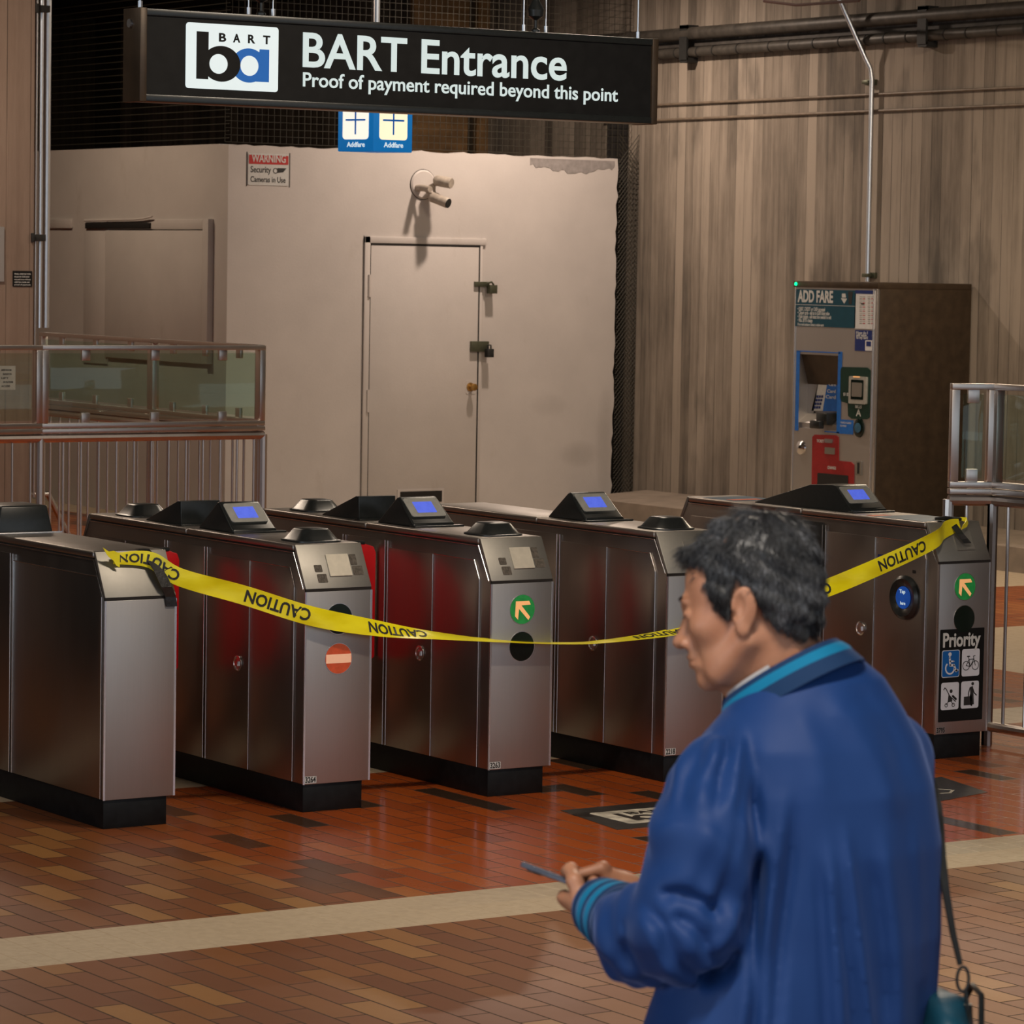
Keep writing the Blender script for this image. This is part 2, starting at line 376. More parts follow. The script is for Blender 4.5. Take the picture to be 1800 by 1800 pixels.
# ------------------------------------------------------------------ the setting
XW, YB = 11.3, 12.5
b = MB(); b.box(-14, 11.3, -16, 24, -.1, 0); struct(b.build('floor', 'floor', smooth=False))
b = MB(); b.box(-14, 11.6, -12, 24, CEIL, CEIL+.2); struct(b.build('ceiling', MT['conc_dim'], smooth=False))
b = MB(); b.box(XW, XW+.3, -16, 24, -.1, CEIL); struct(b.build('wall_right', 'conc', smooth=False))
b = MB(); b.box(-14.3, -14, -2.2, 24, -.1, CEIL); struct(b.build('wall_left', MT['conc_dim'], smooth=False))
b = MB(); b.box(-14, 11.3, 22, 22.3, 0, CEIL); struct(b.build('wall_back', MT['conc_dim'], smooth=False))
b = MB(); b.box(-4.5, 4.275, 9.5, 10.1, 0, CEIL); struct(b.build('wall_pillar', 'conc_x', smooth=False))
b = MB(); b.prism([(10.587, 0), (10.587, .176), (XW, .22), (XW, 0)], 5.0, 8.2, 1); b.prism([(10.587, 0), (10.587, .176), (XW, .22), (XW, 0)], 9.26, 12.3, 1)
b.prism([(10.587, 0), (10.587, .176), (XW, .22), (XW, 0)], -6, 5.0, 1)
struct(b.build('trim_1', plain('plinth_concrete', (.23, .185, .145), .7, 0, .2, 5), smooth=False))
# booth: door wall and side wall
BX0, BX1, BZ = 7.38, 11.08, 2.985
def ragged(x0, x1, z, n, amp):
    return [(x0+(x1-x0)*k/n, z+random.uniform(-amp, amp)) for k in range(n+1)]
top = ragged(BX0, BX1, BZ, 46, .010)
right = [(BX1+random.uniform(-.012, .012), BZ-.02-(BZ-.05)*k/40) for k in range(1, 40)]
b = MB(); b.prism([(BX0, 0)]+top+right+[(BX1, 0)], YB, YB+.15, 1); fw = b.build('wall_front', 'booth', smooth=False); struct(fw)
b = MB(); b.box(BX0, BX0+.15, YB+.15, 18, 0, BZ+.005); struct(b.build('wall_side', 'booth', smooth=False))
# chipped plaster strip under the top edge
pb = MB(); lo = [(10.2+.85*k/30, BZ-.075-.05*math.sin(math.pi*k/30)+random.uniform(-.018, .018)) for k in range(31)]
pb.prism([(10.2, BZ-.02)]+lo+[(11.05, BZ-.02)], YB-.003, YB+.01, 1)
struct(pb.build('trim_2', plain('chipped_plaster', (.26, .235, .225), .8, 0, .2, 20), smooth=False))
# door with frame, slot, hinges, hasps, knob
dz0, dz1, dx0, dx1 = .04, 2.232, 8.675, 9.715
FB = frame((0, YB, 0), (1, 0, 0), (0, 0, 1))       # outward normal is -Y
d = MB(); d.box(dx0+.004, dx1-.008, YB-.014, YB+.05, dz0, dz1-.006); door = d.build('door_1', 'booth', None, .003)
struct(door)
def bx(name, mat, parent, x0, x1, y0, y1, z0, z1, bevel=0): m = MB(); m.box(x0, x1, y0, y1, z0, z1); return m.build(name, mat, parent, bevel)
fr = MB(); fr.box(dx0-.055, dx0-.004, YB-.018, YB+.02, 0, dz1+.062); fr.box(dx0-.055, dx1+.06, YB-.018, YB+.02, dz1+.010, dz1+.062)
fr.box(dx1+.006, dx1+.03, YB-.012, YB+.02, 0, dz1+.062)
fr.build('frame', 'booth', door, .003)
g = MB(); g.box(dx0-.004, dx0+.004, YB-.013, YB, dz0, dz1); g.box(dx1-.008, dx1+.004, YB-.013, YB, dz0, dz1); g.box(dx0, dx1, YB-.015, YB, dz1-.008, dz1+.010)
g.box(dx0-.060, dx0-.055, YB-.0005, YB+.01, 0, dz1+.07)
g.build('shadow_gap', 'gap', door)
for z in (1.90, .98): h = MB(); h.cyl((dx0-.012, YB-.018, z-.09), (dx0-.012, YB-.018, z+.09), .012); h.build('hinge', 'booth', door)
h = MB(); h.box(9.66, 9.80, YB-.035, YB-.012, 1.905, 1.945); h.tube([(9.76, YB-.05, 1.93), (9.79, YB-.08, 1.945), (9.83, YB-.05, 1.92)], .009, 8); h.box(9.775, 9.845, YB-.085, YB-.03, 1.85, 1.92)
h.build('hasp', 'olive', door, .003)
h = MB(); h.box(9.63, 9.80, YB-.045, YB-.012, 1.375, 1.46); h.build('hasp', 'olive', door, .004)
h = MB(); h.box(9.755, 9.815, YB-.095, YB-.045, 1.33, 1.40); h.tube([(9.77, YB-.07, 1.40), (9.77, YB-.07, 1.43), (9.80, YB-.07, 1.43), (9.80, YB-.07, 1.40)], .007, 8); h.build('padlock', 'blackmatte', door, .005)
h = MB(); h.lathe((9.64, YB-.014, 1.087), [(.036, 0), (.036, .006), (.014, .012), (.014, .03), (.026, .045), (.031, .06), (.026, .075), (.008, .08)], 24, 'y'); h.build('knob', 'brass', door)
plate(frame((0, YB-.014, 0), (1, 0, 0), (0, 0, 1)), 9.60, 9.69, 1.03, 1.14, 'booth', door, 'knob_plate', .01, 0, .003)
plate(FB, 8.955, 9.40, .135, .262, 'booth', None, 'vent', .004, .0145, .006)
vt = bpy.data.objects['vent']; tag(vt, 'small dark slot vent low in the white booth door', 'vent')
plate(FB, 8.98, 9.38, .155, .245, 'gap', vt, 'slot', .002, .0205, .002)
# side wall: painted-over hatch with its torn slot
def side(u, v): return onX(u, v, BX0)
FS = frame((BX0, 0, 0), (0, -1, 0), (0, 0, 1))    # normal -X ; x axis runs towards the viewer
def sbox(name, mat, parent, u0, v0, u1, v1, th): 
    a, c = side(u0, v0), side(u1, v1); m = MB(); m.box(BX0-th, BX0, min(a.y, c.y), max(a.y, c.y), min(a.z, c.z), max(a.z, c.z)); return m.build(name, mat, parent, .002)
hat = sbox('window_1', 'booth', None, 190, 405, 366, 640, .025); struct(hat)
sbox('frame', 'booth', hat, 150, 385, 190, 640, .012); sbox('frame', 'booth', hat, 190, 386, 366, 403, .012)
sbox('frame', 'booth', hat, 366, 385, 373, 640, .05)
sbox('slot', 'gap', hat, 155, 392, 268, 402, .030)
m = MB(); pts = [side(155, 388), side(200, 387), side(245, 386), side(262, 384), side(274, 381)]; m.tube([(p.x-.035, p.y, p.z) for p in pts], .008, 8); m.build('torn_trim', 'booth', hat)
sbox('trim_3', 'booth', None, 88, 385, 128, 401, .02); struct(bpy.data.objects['trim_3'])

# wire mesh panels: beside and above the booth
def lattice(name, x0, x1, y, z0, z1, step, r, diamond, mat='wire'):
    mb = MB()
    if diamond:
        k = z0-(x1-x0)*1.2
        while k < z1:
            for sgn in (1, -1):
                za, zb = (k, k+(x1-x0)*1.2) if sgn > 0 else (k+(x1-x0)*1.2, k)
                xa, xb = x0, x1
                if min(za, zb) > z0-.01 and max(za, zb) < z1+.01:
                    mb.tube([(xa, y, za), (xb, y, zb)], r, 4)
            k += step
    else:
        for k in range(int((x1-x0)/step)+1): mb.box(x0+k*step-r, x0+k*step+r, y-r, y+r, z0, z1)
        for k in range(int((z1-z0)/step)+1): mb.box(x0, x1, y-r, y+r, z0+k*step-r, z0+k*step+r)
    return mb.build(name, mat, None, smooth=False)
tag(lattice('mesh_screen', 11.09, 11.29, YB-.01, .0, 3.2, .042, .0035, True), 'narrow dark diamond mesh strip between white booth and concrete wall', 'mesh screen')
tag(lattice('mesh_screen', BX0, 11.25, YB+.06, BZ+.02, 4.6, .055, .0016, False), 'dark wire mesh screen above the white door wall', 'mesh screen')
mb = MB()
for k in range(22): mb.box(BX0+.05, BX0+.06, YB+.1, 18, BZ+.05+k*.055, BZ+.056+k*.055)
tag(mb.build('louvre_screen', 'wire', None, smooth=False), 'dark horizontal wires above the booth side wall', 'mesh screen')
mb = MB(); mb.box(BX1+.03, XW-.005, YB+.16, YB+.2, 0, 3.4); struct(mb.build('recess_shade_sheet', 'gap', smooth=False))  # near-black sheet, the shade of the gap put into its colour
# dim timber slats far behind the screen
for k, (u0, u1) in enumerate(((725, 822), (838, 858), (902, 928))):
    a, c = onY(u0, 230, 14.5), onY(u1, 230, 14.5)
    mb = MB(); mb.box(a.x, c.x, 14.5, 14.56, 2.7, 4.6)
    tag(mb.build('wood_panel', plain('dim_wood', (.16, .085, .03), .7, 0, .3, 9), smooth=False), ('widest brown board behind the mesh right of the small blue light box', 'narrow brown board behind the mesh, between the other two boards', 'faint brown board behind the mesh, furthest right')[k], 'panel')

# ceiling lamps, some of them added as fill
for i, (x, y, pw, colr, sx, sy, rz) in enumerate(LAMPS):
    t = thing('unseen_ceiling_light', 'ceiling light above %s' % ('the white door wall', 'the booth side wall, added to brighten it', 'the add fare machine', 'the rear of the gates', 'the pale floor band', 'the man in the blue jacket, added to brighten him', 'the concrete pillar, added to brighten it', 'the leftmost gate')[i], 'light', (x, y, CEIL), rz)
    h = MB(); h.box(-sx/2-.03, sx/2+.03, -sy/2-.03, sy/2+.03, -.07, 0); h.build('housing', 'blackmatte', t, .005)
    h = MB(); h.box(-sx/2, sx/2, -sy/2, sy/2, -.078, -.07); h.build('diffuser', 'lampwhite', t)
    L = bpy.data.lights.new('lamp', 'AREA'); L.shape = 'RECTANGLE'; L.size = sx; L.size_y = sy; L.energy = pw; L.color = colr
    lo_ = bpy.data.objects.new('lamp', L); COL.objects.link(lo_); lo_.parent = t; lo_.location = (0, 0, -.085)

# ------------------------------------------------------------------ fare gates
GW, GL, GH, ZP, ZM, YBV = .291, 1.911, 1.016, .107, .851, .0865
def side_profile(y0, y1, z0, z1):
    """part of the side elevation between y0 and y1, clipped to the chamfered ends"""
    def topz(y):
        if y < YBV: return ZM+(GH-ZM)*y/YBV
        if y > GL-YBV: return ZM+(GH-ZM)*(GL-y)/YBV
        return GH
    ys = [y0]+[y for y in (YBV, GL-YBV) if y0 < y < y1]+[y1]
    return [(y0, z0), (y1, z0)]+[(y, min(topz(y), z1)) for y in reversed(ys)]
def fare_gate(x, label, kind):
    g = thing('fare_gate', label, 'fare gate', (x, 0, 0))
    m = MB(); m.box(.003, GW-.027, .009, GL-.02, 0, ZP+.002); m.build('plinth', 'rubber', g, .002)
    m = MB(); m.prism([(.002, ZP), (GL-.002, ZP), (GL-.002, ZM), (GL-YBV, GH-.028), (YBV, GH-.028), (.002, ZM)], .003, GW-.003, 0)
    m.build('body', 'steel_shaded', g, .002)
    # end faces
    for e in (0, 1):
        ya, s = (0, 1) if e == 0 else (GL, -1)
        m = MB(); m.box(0, GW, min(ya, ya+s*.012), max(ya, ya+s*.012), ZP, ZM-.009); m.build('front_panel' if e == 0 else 'rear_panel', 'steel', g, .0022)
        q = [(ya, ZM+.002), (ya+s*YBV, GH), (ya+s*(YBV+.014), GH-.004), (ya+s*.014, ZM+.002)]
        m = MB(); m.prism(q, 0, GW, 0); m.build('sloped_panel', 'steel_worn', g, .0022)
        m = MB(); m.box(.001, GW-.001, min(ya+s*.0015, ya+s*.01), max(ya+s*.0015, ya+s*.01), ZM-.0095, ZM+.0025); m.build('seam', 'gap', g)
    # rolled cap in two lengths
    for y0, y1 in ((YBV+.012, .955), (.959, GL-YBV-.012)):
        m = MB(); m.box(-.002, GW+.002, y0, y1, GH-.026, GH); m.build('top_cap', 'cap', g, .008, 3)
    for sx in (0, 1):
        X0, X1 = (-.0025, .004) if sx == 0 else (GW-.004, GW+.0025)
        black = kind == 'wide' and sx == 0
        def pnl(name, y0, y1, z0, z1, mat='steel_shaded', chf=None):
            m = MB()
            if chf == 'f': pts = [(y0, z0), (y1, z0), (y1, z1), (y0+.036, z1), (y0, z1-.072)]
            elif chf == 'b': pts = [(y0, z0), (y1, z0), (y1, z1-.072), (y1-.036, z1), (y0, z1)]
            else: pts = [(y0, z0), (y1, z0), (y1, z1), (y0, z1)]
            m.prism(pts, X0, X1, 0); return m.build(name, mat, g, .0016)
        sides = ((.088, .427, 'f'), (.433, .772, None)) if kind != 'a' else ((.030, .772, 'f'),)
        for k, (a, c, chf) in enumerate(sides):
            dr = pnl('access_door', a, c, ZP+.003, .928, 'steel_shaded', chf)
            if k == 1:
                L = MB(); xo = X0 if sx == 0 else X1; sg = -1 if sx == 0 else 1
                L.lathe((xo, .512, .518), [(.026, 0), (.031, .003), (.031, .006), (.026, .008), (.024, .004), (.003, .004)] if sx == 0 else [(.026, 0), (.031, -.003), (.031, -.006), (.026, -.008), (.024, -.004), (.003, -.004)], 28, 'x')
                L.box(min(xo, xo+sg*.012), max(xo, xo+sg*.012), .500, .524, .509, .527)
                L.build('latch', 'steel_edge', dr)
        pnl('access_door', .433+.705, GL-.088, ZP+.003, .928, 'steel_shaded', 'b')
        pnl('slot_panel', .803, 1.108, ZP+.003, .955, 'blackmatte' if black else 'steel_shaded')
        if kind == 'wide' and sx == 0:
            m = MB(); m.box(-.0035, .002, .795, 1.14, .60, .965); m.build('slot_cover', 'blackmatte', g, .001)
        # bright strips standing in for highlights along the panel edges
        XS = X0-.0002 if sx == 0 else X1+.0002
        for y in ((.0845, .430, .776, .799, 1.112, 1.135, 1.481, GL-.0845) if kind != 'a' else (.026, .776, .799, 1.112, 1.135, 1.481, GL-.0845)):
            zt = .855 if y in (.0845, .026, GL-.0845) else (.955 if y in (.776, .799, 1.112, 1.135) else .926)
            m = MB(); m.cyl((XS, y, ZP+.003), (XS, y, zt), .0019, 8); m.build('bright_edge_strip', 'steel_edge', g)
        yo = .026 if kind == 'a' else .0845
        m = MB(); m.tube([(XS, yo, .855), (XS, yo+.038, .927), (XS, .42 if kind != 'a' else .77, .929)], .0016, 8); m.build('bright_edge_strip', 'steel_edge', g)
        m = MB(); m.tube([(XS, .016, ZM+.002), (XS, .016+.078, GH-.030), (XS, GL-.10, GH-.030)], .0015, 8); m.build('bright_edge_strip', 'steel_edge', g)
        m = MB(); m.box(X0-.0006, X1+.0006, -.0006, .0022, ZP, ZM-.009); m.build('bright_edge_strip', 'steel_edge', g)
    m = MB()
    for xx in (.0, GW-.0022): m.box(xx, xx+.0022, YBV+.02, GL-YBV-.02, GH-.0285, GH-.0262)
    m.build('cap_seam', 'gap', g)
    F = frame((0, 0, 0), (1, 0, 0), (0, 0, 1))
    FSl = Matrix(); a = Vector((0, YBV, GH))-Vector((0, 0, ZM+.002)); FSl = frame((0, 0, ZM+.002), (1, 0, 0), a)
    H = a.length
    def dome(y):
        d = thing_part('sensor_dome', g)
        m = MB(); r = [(.10, .0), (.10, .006), (.088, .010), (.060, .046), (.054, .050), (.0, .050)]
        rings = []
        for rr, h in r:
            k = max(rr, .001)
            rings.append([(.150+px, y+py, GH+h) for px, py in rrect(2*k, 2*k, k*.55, 5)])
        m.loft(rings); o = m.build('sensor_dome', 'black', g); return o
    def thing_part(n, p): return None
    def reader(back=False):
        x0, x1 = .045, .245
        pr = [(.655, GH), (.655, GH+.014), (.668, GH+.020), (.782, GH+.112), (.795, GH+.116)]+([(.965, GH+.108), (1.36, GH+.004), (1.36, GH)] if back else [(.806, GH+.112), (.945, GH)])
        m = MB(); m.prism(pr, x0, x1, 0)
        # flare: narrow the top
        vs = []
        for v in m.v:
            k = 1-.10*min(1, max(0, (v[2]-GH-.014)/.1)); vs.append((.145+(v[0]-.145)*k, v[1], v[2]))
        m.v = vs; hd = m.build('reader_hood', 'black', g, .007, 3)
        m = MB(); m.box(.035, .275, .628, .672, GH, GH+.007); m.build('hood_lip', 'black', hd, .003)
        yv = Vector((0, .114, .092)); Fr = frame((0, .668, GH+.020), (1, 0, 0), yv)
        plate(Fr, .062, .228, .030, .138, 'screen_frame', hd, 'screen_frame', .012, .0005, .003)
        plate(Fr, .098, .190, .052, .116, 'screen', hd, 'screen', .002, .0035, .0012)
        return hd
    def wedge(y0=1.085, y1=1.39, x0=.045, x1=.225, z=.098):
        m = MB(); m.prism([(y0, GH), (y0+.006, GH+z), (y0+.03, GH+z), (y1, GH+.004), (y1, GH)], x0, x1, 0); m.build('reader_back_hood', 'black', g, .006, 3)
        m = MB(); m.box(.03, .245, y0-.03, y0+.02, GH, GH+.006); m.build('hood_lip', 'black', g, .002)
    if kind in ('a',):
        m = MB(); rings = [[(x_, y_, GH+h) for x_, y_ in ((.045-e, .99-e), (.245+e, .99-e), (.245+e, 1.2), (.045-e, 1.2))] for e, h in ((0.018, 0), (.0, .105))]
        m.loft(rings); m.build('reader_back_hood', 'black', g, .007, 3)
        m = MB(); m.box(-.002, GW+.002, .953, .960, GH, GH+.004); m.build('cap_joint', 'steel_edge', g)
    if kind in ('std', 'dtype', 'wide'): reader(kind == 'wide')
    if kind == 'std': wedge(); dome(.225); dome(1.62)
    if kind == 'dtype': dome(.225)
    # plate on the sloped panel
    if kind in ('std', 'wide', 'dtype'):
        mat = 'steel_worn' if kind != 'std' else 'steel_blank'
        if x < 1 or kind != 'std': pass
        plate(FSl, .118, .216, .048, .138, mat, g, 'blank_plate', .002, .0005, .005)
        for px_, py_, w_, h_ in ((.225, .060, .045, .038), (.222, .102, .030, .045), (.062, .034, .042, .036), (.058, .078, .034, .030)):
            if kind == 'std':
                plate(FSl, px_, px_+w_, py_-.01, py_-.01+h_, MT['glue'], g, 'sticker_residue', .004, .0004, .0006)
    # signals on the front panel
    def lens(z, sig):
        annulus(F, .1465, z, .0575, .0605, 'steel_edge', g, 'lens_ring', .0003, .0012)
        m = MB(); m.M = F; m.prism(ring_pts(.1465, z, .0580, 36), .0003, .0020, 2)
        o = m.build('signal_lens', {'go': 'green_lens', 'off': 'dark_lens', 'stop': 'red_lens'}[sig], g)
        if sig == 'go':
            A = [(-.033, .032), (.026, .032), (.033, .016), (-.003, .016), (.034, -.030), (.021, -.043), (-.017, -.002), (-.019, -.036), (-.034, -.028)]
            A = [(-.032, .033), (.030, .033), (.038, .018), (-.006, .016), (.036, -.031), (.028, -.043), (-.017, .003), (-.021, -.040), (-.035, -.026)]
            poly(F, [(.1465+a_, z+b_) for a_, b_ in A], 'amber', o, 'arrow', .0022, .0006)
        if sig == 'stop':
            poly(F, [(.1465-.055, z-.017), (.1465+.055, z-.017), (.1465+.055, z+.017), (.1465-.055, z+.017)], 'peach', o, 'bar', .0022, .0006)
    return g, F, FSl, lens
m_, n_, l_, b_ = new_mat('glue_marks'); l_.new(ramp(n_, l_, noise(n_, l_, (90, 90, 90)), [(.35, (.05, .042, .032)), (.65, (.12, .10, .08))]), b_.inputs['Base Color']); b_.inputs['Roughness'].default_value = .8; MT['glue'] = m_

gx = [0, .8449, 1.6844, 2.5381, 3.9755]
gA, FA, SA, lA = fare_gate(gx[0], 'leftmost steel fare gate, plain front panel with black tape over its corner', 'a')
gB, FBb, SBb, lB = fare_gate(gx[1], 'steel fare gate showing an orange no-entry light, numbered 3264', 'std')
lB(.735, 'off'); lB(.583, 'stop')
gC, FC, SC_, lC = fare_gate(gx[2], 'steel fare gate with lit green arrow, numbered 3263', 'std')
lC(.737, 'go'); lC(.590, 'off')
gD, FD, SD, lD = fare_gate(gx[3], 'steel fare gate partly behind the man\'s face, numbered 2218', 'dtype')
lD(.737, 'off'); lD(.590, 'go')
gE, FE, SE, lE = fare_gate(gx[4], 'rightmost steel fare gate with black Priority sign on its front', 'wide')
lE(.741, 'go'); lE(.602, 'off')
for g, F, s in ((gB, FBb, '3264'), (gC, FC, '3263'), (gD, FD, '2218'), (gE, FE, '3795')):
    plate(F, .004, .056, ZP+.004, ZP+.031, 'print_white' if g is not gE else 'steel', g, 'number_plate', .002, .0004, .0006)
    lettering(s, .030, F, .007, ZP+.008, 'print_black', bpy.data.objects[[c.name for c in g.children if c.name.startswith('number_plate')][0]], .046, .03, 'number', lift=.0012, depth=.0003)
# round validator, small label and notch on the priority gate's side
FG = frame((-.0025, 0, 0), (0, -1, 0), (0, 0, 1))
m = MB(); m.M = FG; m.loft([[(a_, b_, h) for a_, b_ in ring_pts(-.215, .681, r, 40)] for r, h in ((.096, 0), (.096, .012), (.082, .022), (.052, .014), (.050, .012))]); vo = m.build('card_validator', 'black', gE)
m = MB(); m.M = FG; m.prism(ring_pts(-.215, .681, .049, 32), .013, .0145, 2); vs_ = m.build('validator_screen', 'screen_deep', vo)
lettering('Tap', .022, FG, -.240, .700, 'white_text', vs_, .040, .02, lift=.0152, depth=.0003)
lettering('here', .020, FG, -.232, .650, 'white_text', vs_, .034, .02, lift=.0152, depth=.0003)
plate(FG, -.405, -.335, .800, .855, 'navy', gE, 'small_label', .004, .0036, .001)
plate(FG, -.172, -.150, .790, .804, 'gap', gE, 'notch', .002, .0006, .001)
# stickers on the priority gate's cap
FT = frame((0, 0, GH), (1, 0, 0), (0, 1, 0))
plate(FT, .01, .275, .13, .46, 'sticker_blue', gE, 'sticker', .006, .0004, .0008)
plate(FT, .01, .275, 1.46, 1.72, 'sticker_blue', gE, 'sticker', .006, .0004, .0008)
plate(FT, .015, .12, .46, .52, 'orange_print', gE, 'sticker', .004, .0004, .0008)
plate(FT, .03, .20, 1.50, 1.56, 'orange_print', gE, 'sticker', .004, .0013, .0008)
# Priority sign
ps = plate(FE, .014, .263, .160, .560, 'signblack', gE, 'priority_sign', .003, .0004, .0012)
lettering('Priority', .085, FE, .030, .485, 'print_white', ps, .212, .028, lift=.0018, depth=.0005)
MT['sign_white'] = plain('sign_white', (.62, .63, .68), .5, 0, .03, 30)
MT['sign_blue'] = plain('sign_blue', (.0, .10, .36), .45, 0, .05, 30)
def pict(x0, y0, mat):
    w, h = .100, .118
    if mat == 'sign_blue': plate(FE, x0, x0+w, y0, y0+h, 'sign_white', ps, 'pictogram_border', .010, .0016, .0006); return plate(FE, x0+.003, x0+w-.003, y0+.003, y0+h-.003, mat, ps, 'pictogram', .008, .0020, .0006)
    return plate(FE, x0, x0+w, y0, y0+h, 'sign_white', ps, 'pictogram', .010, .0016, .0006)
def stroke(F, pts, w, mat, parent, name, lift=.0028):
    m = MB(); m.M = F
    for (a, c) in zip(pts[:-1], pts[1:]):
        dx, dy = c[0]-a[0], c[1]-a[1]; L_ = math.hypot(dx, dy) or 1; nx, ny = -dy/L_*w/2, dx/L_*w/2
        m.prism([(a[0]+nx, a[1]+ny), (a[0]-nx, a[1]-ny), (c[0]-nx, c[1]-ny), (c[0]+nx, c[1]+ny)], lift, lift+.0006, 2)
    for p_ in pts: m.prism(ring_pts(p_[0], p_[1], w/2, 10), lift, lift+.0006, 2)
    return m.build(name, mat, parent, smooth=False)
# wheelchair
px, py = .026, .352; p_ = pict(px, py, 'sign_blue'); W_ = 'sign_white'
m = MB(); m.M = FE; m.prism(ring_pts(px+.044, py+.100, .009, 18), .0028, .0034, 2); m.build('symbol', W_, p_)
stroke(FE, [(px+.043, py+.086), (px+.046, py+.052), (px+.068, py+.052), (px+.080, py+.026), (px+.088, py+.030)], .010, W_, p_, 'symbol')
stroke(FE, [(px+.046, py+.070), (px+.066, py+.068)], .007, W_, p_, 'symbol')
annulus(FE, px+.046, py+.040, .021, .028, W_, p_, 'symbol', .0028, .0006, 26, 130, 360)
# bicycle
px, py = .139, .352; p_ = pict(px, py, '')
for cx_ in (.024, .076): annulus(FE, px+cx_, py+.046, .0175, .0205, 'print_black', p_, 'symbol', .0024, .0006)
stroke(FE, [(px+.024, py+.046), (px+.040, py+.072), (px+.066, py+.074), (px+.048, py+.042), (px+.024, py+.046)], .0032, 'print_black', p_, 'symbol', .0024)
stroke(FE, [(px+.048, py+.042), (px+.036, py+.084)], .0032, 'print_black', p_, 'symbol', .0024)
stroke(FE, [(px+.030, py+.086), (px+.043, py+.086)], .005, 'print_black', p_, 'symbol', .0024)
stroke(FE, [(px+.076, py+.046), (px+.064, py+.086), (px+.074, py+.088)], .0032, 'print_black', p_, 'symbol', .0024)
# pushchair
px, py = .026, .212; p_ = pict(px, py, '')
stroke(FE, [(px+.014, py+.088), (px+.020, py+.096), (px+.028, py+.090), (px+.048, py+.060), (px+.082, py+.034)], .004, 'print_black', p_, 'symbol', .0024)
poly(FE, [(px+.042, py+.068), (px+.062, py+.046), (px+.064, py+.036), (px+.038, py+.032)], 'print_black', p_, 'symbol', .0024, .0006)
m = MB(); m.M = FE; m.prism(ring_pts(px+.056, py+.080, .008, 16), .0024, .0030, 2); m.build('symbol', 'print_black', p_)
stroke(FE, [(px+.066, py+.058), (px+.084, py+.044)], .010, 'print_black', p_, 'symbol', .0024)
for cx_ in (.030, .070): annulus(FE, px+cx_, py+.020, .006, .009, 'print_black', p_, 'symbol', .0024, .0006, 18)
stroke(FE, [(px+.040, py+.034), (px+.030, py+.022)], .003, 'print_black', p_, 'symbol', .0024)
stroke(FE, [(px+.056, py+.036), (px+.070, py+.022)], .003, 'print_black', p_, 'symbol', .0024)
# person with luggage
px, py = .139, .212; p_ = pict(px, py, '')
m = MB(); m.M = FE; m.prism(ring_pts(px+.064, py+.106, .0075, 16), .0024, .0030, 2); m.build('symbol', 'print_black', p_)
poly(FE, [(px+.050, py+.092), (px+.066, py+.096), (px+.070, py+.062), (px+.074, py+.016), (px+.062, py+.016), (px+.052, py+.060)], 'print_black', p_, 'symbol', .0024, .0006)
stroke(FE, [(px+.050, py+.090), (px+.042, py+.068), (px+.042, py+.054)], .005, 'print_black', p_, 'symbol', .0024)
stroke(FE, [(px+.066, py+.084), (px+.074, py+.066), (px+.086, py+.056)], .005, 'print_black', p_, 'symbol', .0024)
poly(FE, [(px+.016, py+.014), (px+.058, py+.014), (px+.058, py+.052), (px+.016, py+.052)], 'print_black', p_, 'symbol', .0024, .0006)
stroke(FE, [(px+.060, py+.014), (px+.054, py+.056)], .010, 'print_black', p_, 'symbol', .0024)

# red barrier leaves, one pair in each narrow aisle
def leaf(gate, L_):
    """leaf reaching out of a gate's right side; local to the gate"""
    m = MB(); x = GW
    pts = [(0, .62), (0, .938), (L_*.9, .938), (L_*.98, .925), (L_, .90), (L_, .47), (L_*.96, .452), (L_*.8, .452)]
    m.prism([(x+a_, b_) for a_, b_ in pts], .850, .872, 1)
    o = m.build('barrier_leaf', 'red', gate, .004)
    h = MB(); h.box(x+L_*.3, x+L_*.9, .847, .875, .936, .950); h.build('leaf_bracket', 'black', o, .002)
leaf(gA, onY(313.5, 1000, .86).x-gx[0]-GW); leaf(gB, min(.535, onY(665.5, 1000, .86).x-gx[1]-GW)); leaf(gC, .26)

# ------------------------------------------------------------------ caution tape
def sm(t): t = min(1, max(0, t)); return t*t*(3-2*t)
TP = [(-.0, 1.008, .02, 0), (.043, 1.000, .03, 0)]
# centre line: (x, y, z) and how far it is turned flat
ctl = [(.055, .048, .992, .15, .040), (.200, .040, .984, .05, .060), (.30, -.012, .920, .0, .066), (.56, -.03, .845, .0, .072), (.85, -.035, .755, .10, .074), (1.12, -.04, .700, .60, .074),
       (1.37, -.04, .662, 1.16, .074), (1.70, -.035, .622, 1.50, .074), (2.00, -.03, .598, 1.56, .074), (2.22, -.03, .596, 1.54, .074), (2.59, -.03, .623, 1.32, .074), (3.00, -.03, .692, .95, .074),
       (3.32, -.03, .762, .45, .074), (3.68, -.03, .868, .12, .074), (3.93, -.02, .950, .0, .074), (4.03, .035, .985, .0, .074), (4.10, .055, 1.000, .05, .062), (4.135, .060, 1.010, .1, .040)]
def tape_at(s):
    s = min(max(s, 0), len(ctl)-1.0001); i = int(s); t = s-i
    p = [ctl[max(i-1, 0)], ctl[i], ctl[i+1], ctl[min(i+2, len(ctl)-1)]]
    return [.5*((2*p[1][k])+(-p[0][k]+p[2][k])*t+(2*p[0][k]-5*p[1][k]+4*p[2][k]-p[3][k])*t*t+(-p[0][k]+3*p[1][k]-3*p[2][k]+p[3][k])*t*t*t) for k in range(5)]
NS = 420; samp = [tape_at((len(ctl)-1)*k/NS) for k in range(NS+1)]
arc = [0]
for a_, c_ in zip(samp[:-1], samp[1:]): arc.append(arc[-1]+math.dist(a_[:3], c_[:3]))
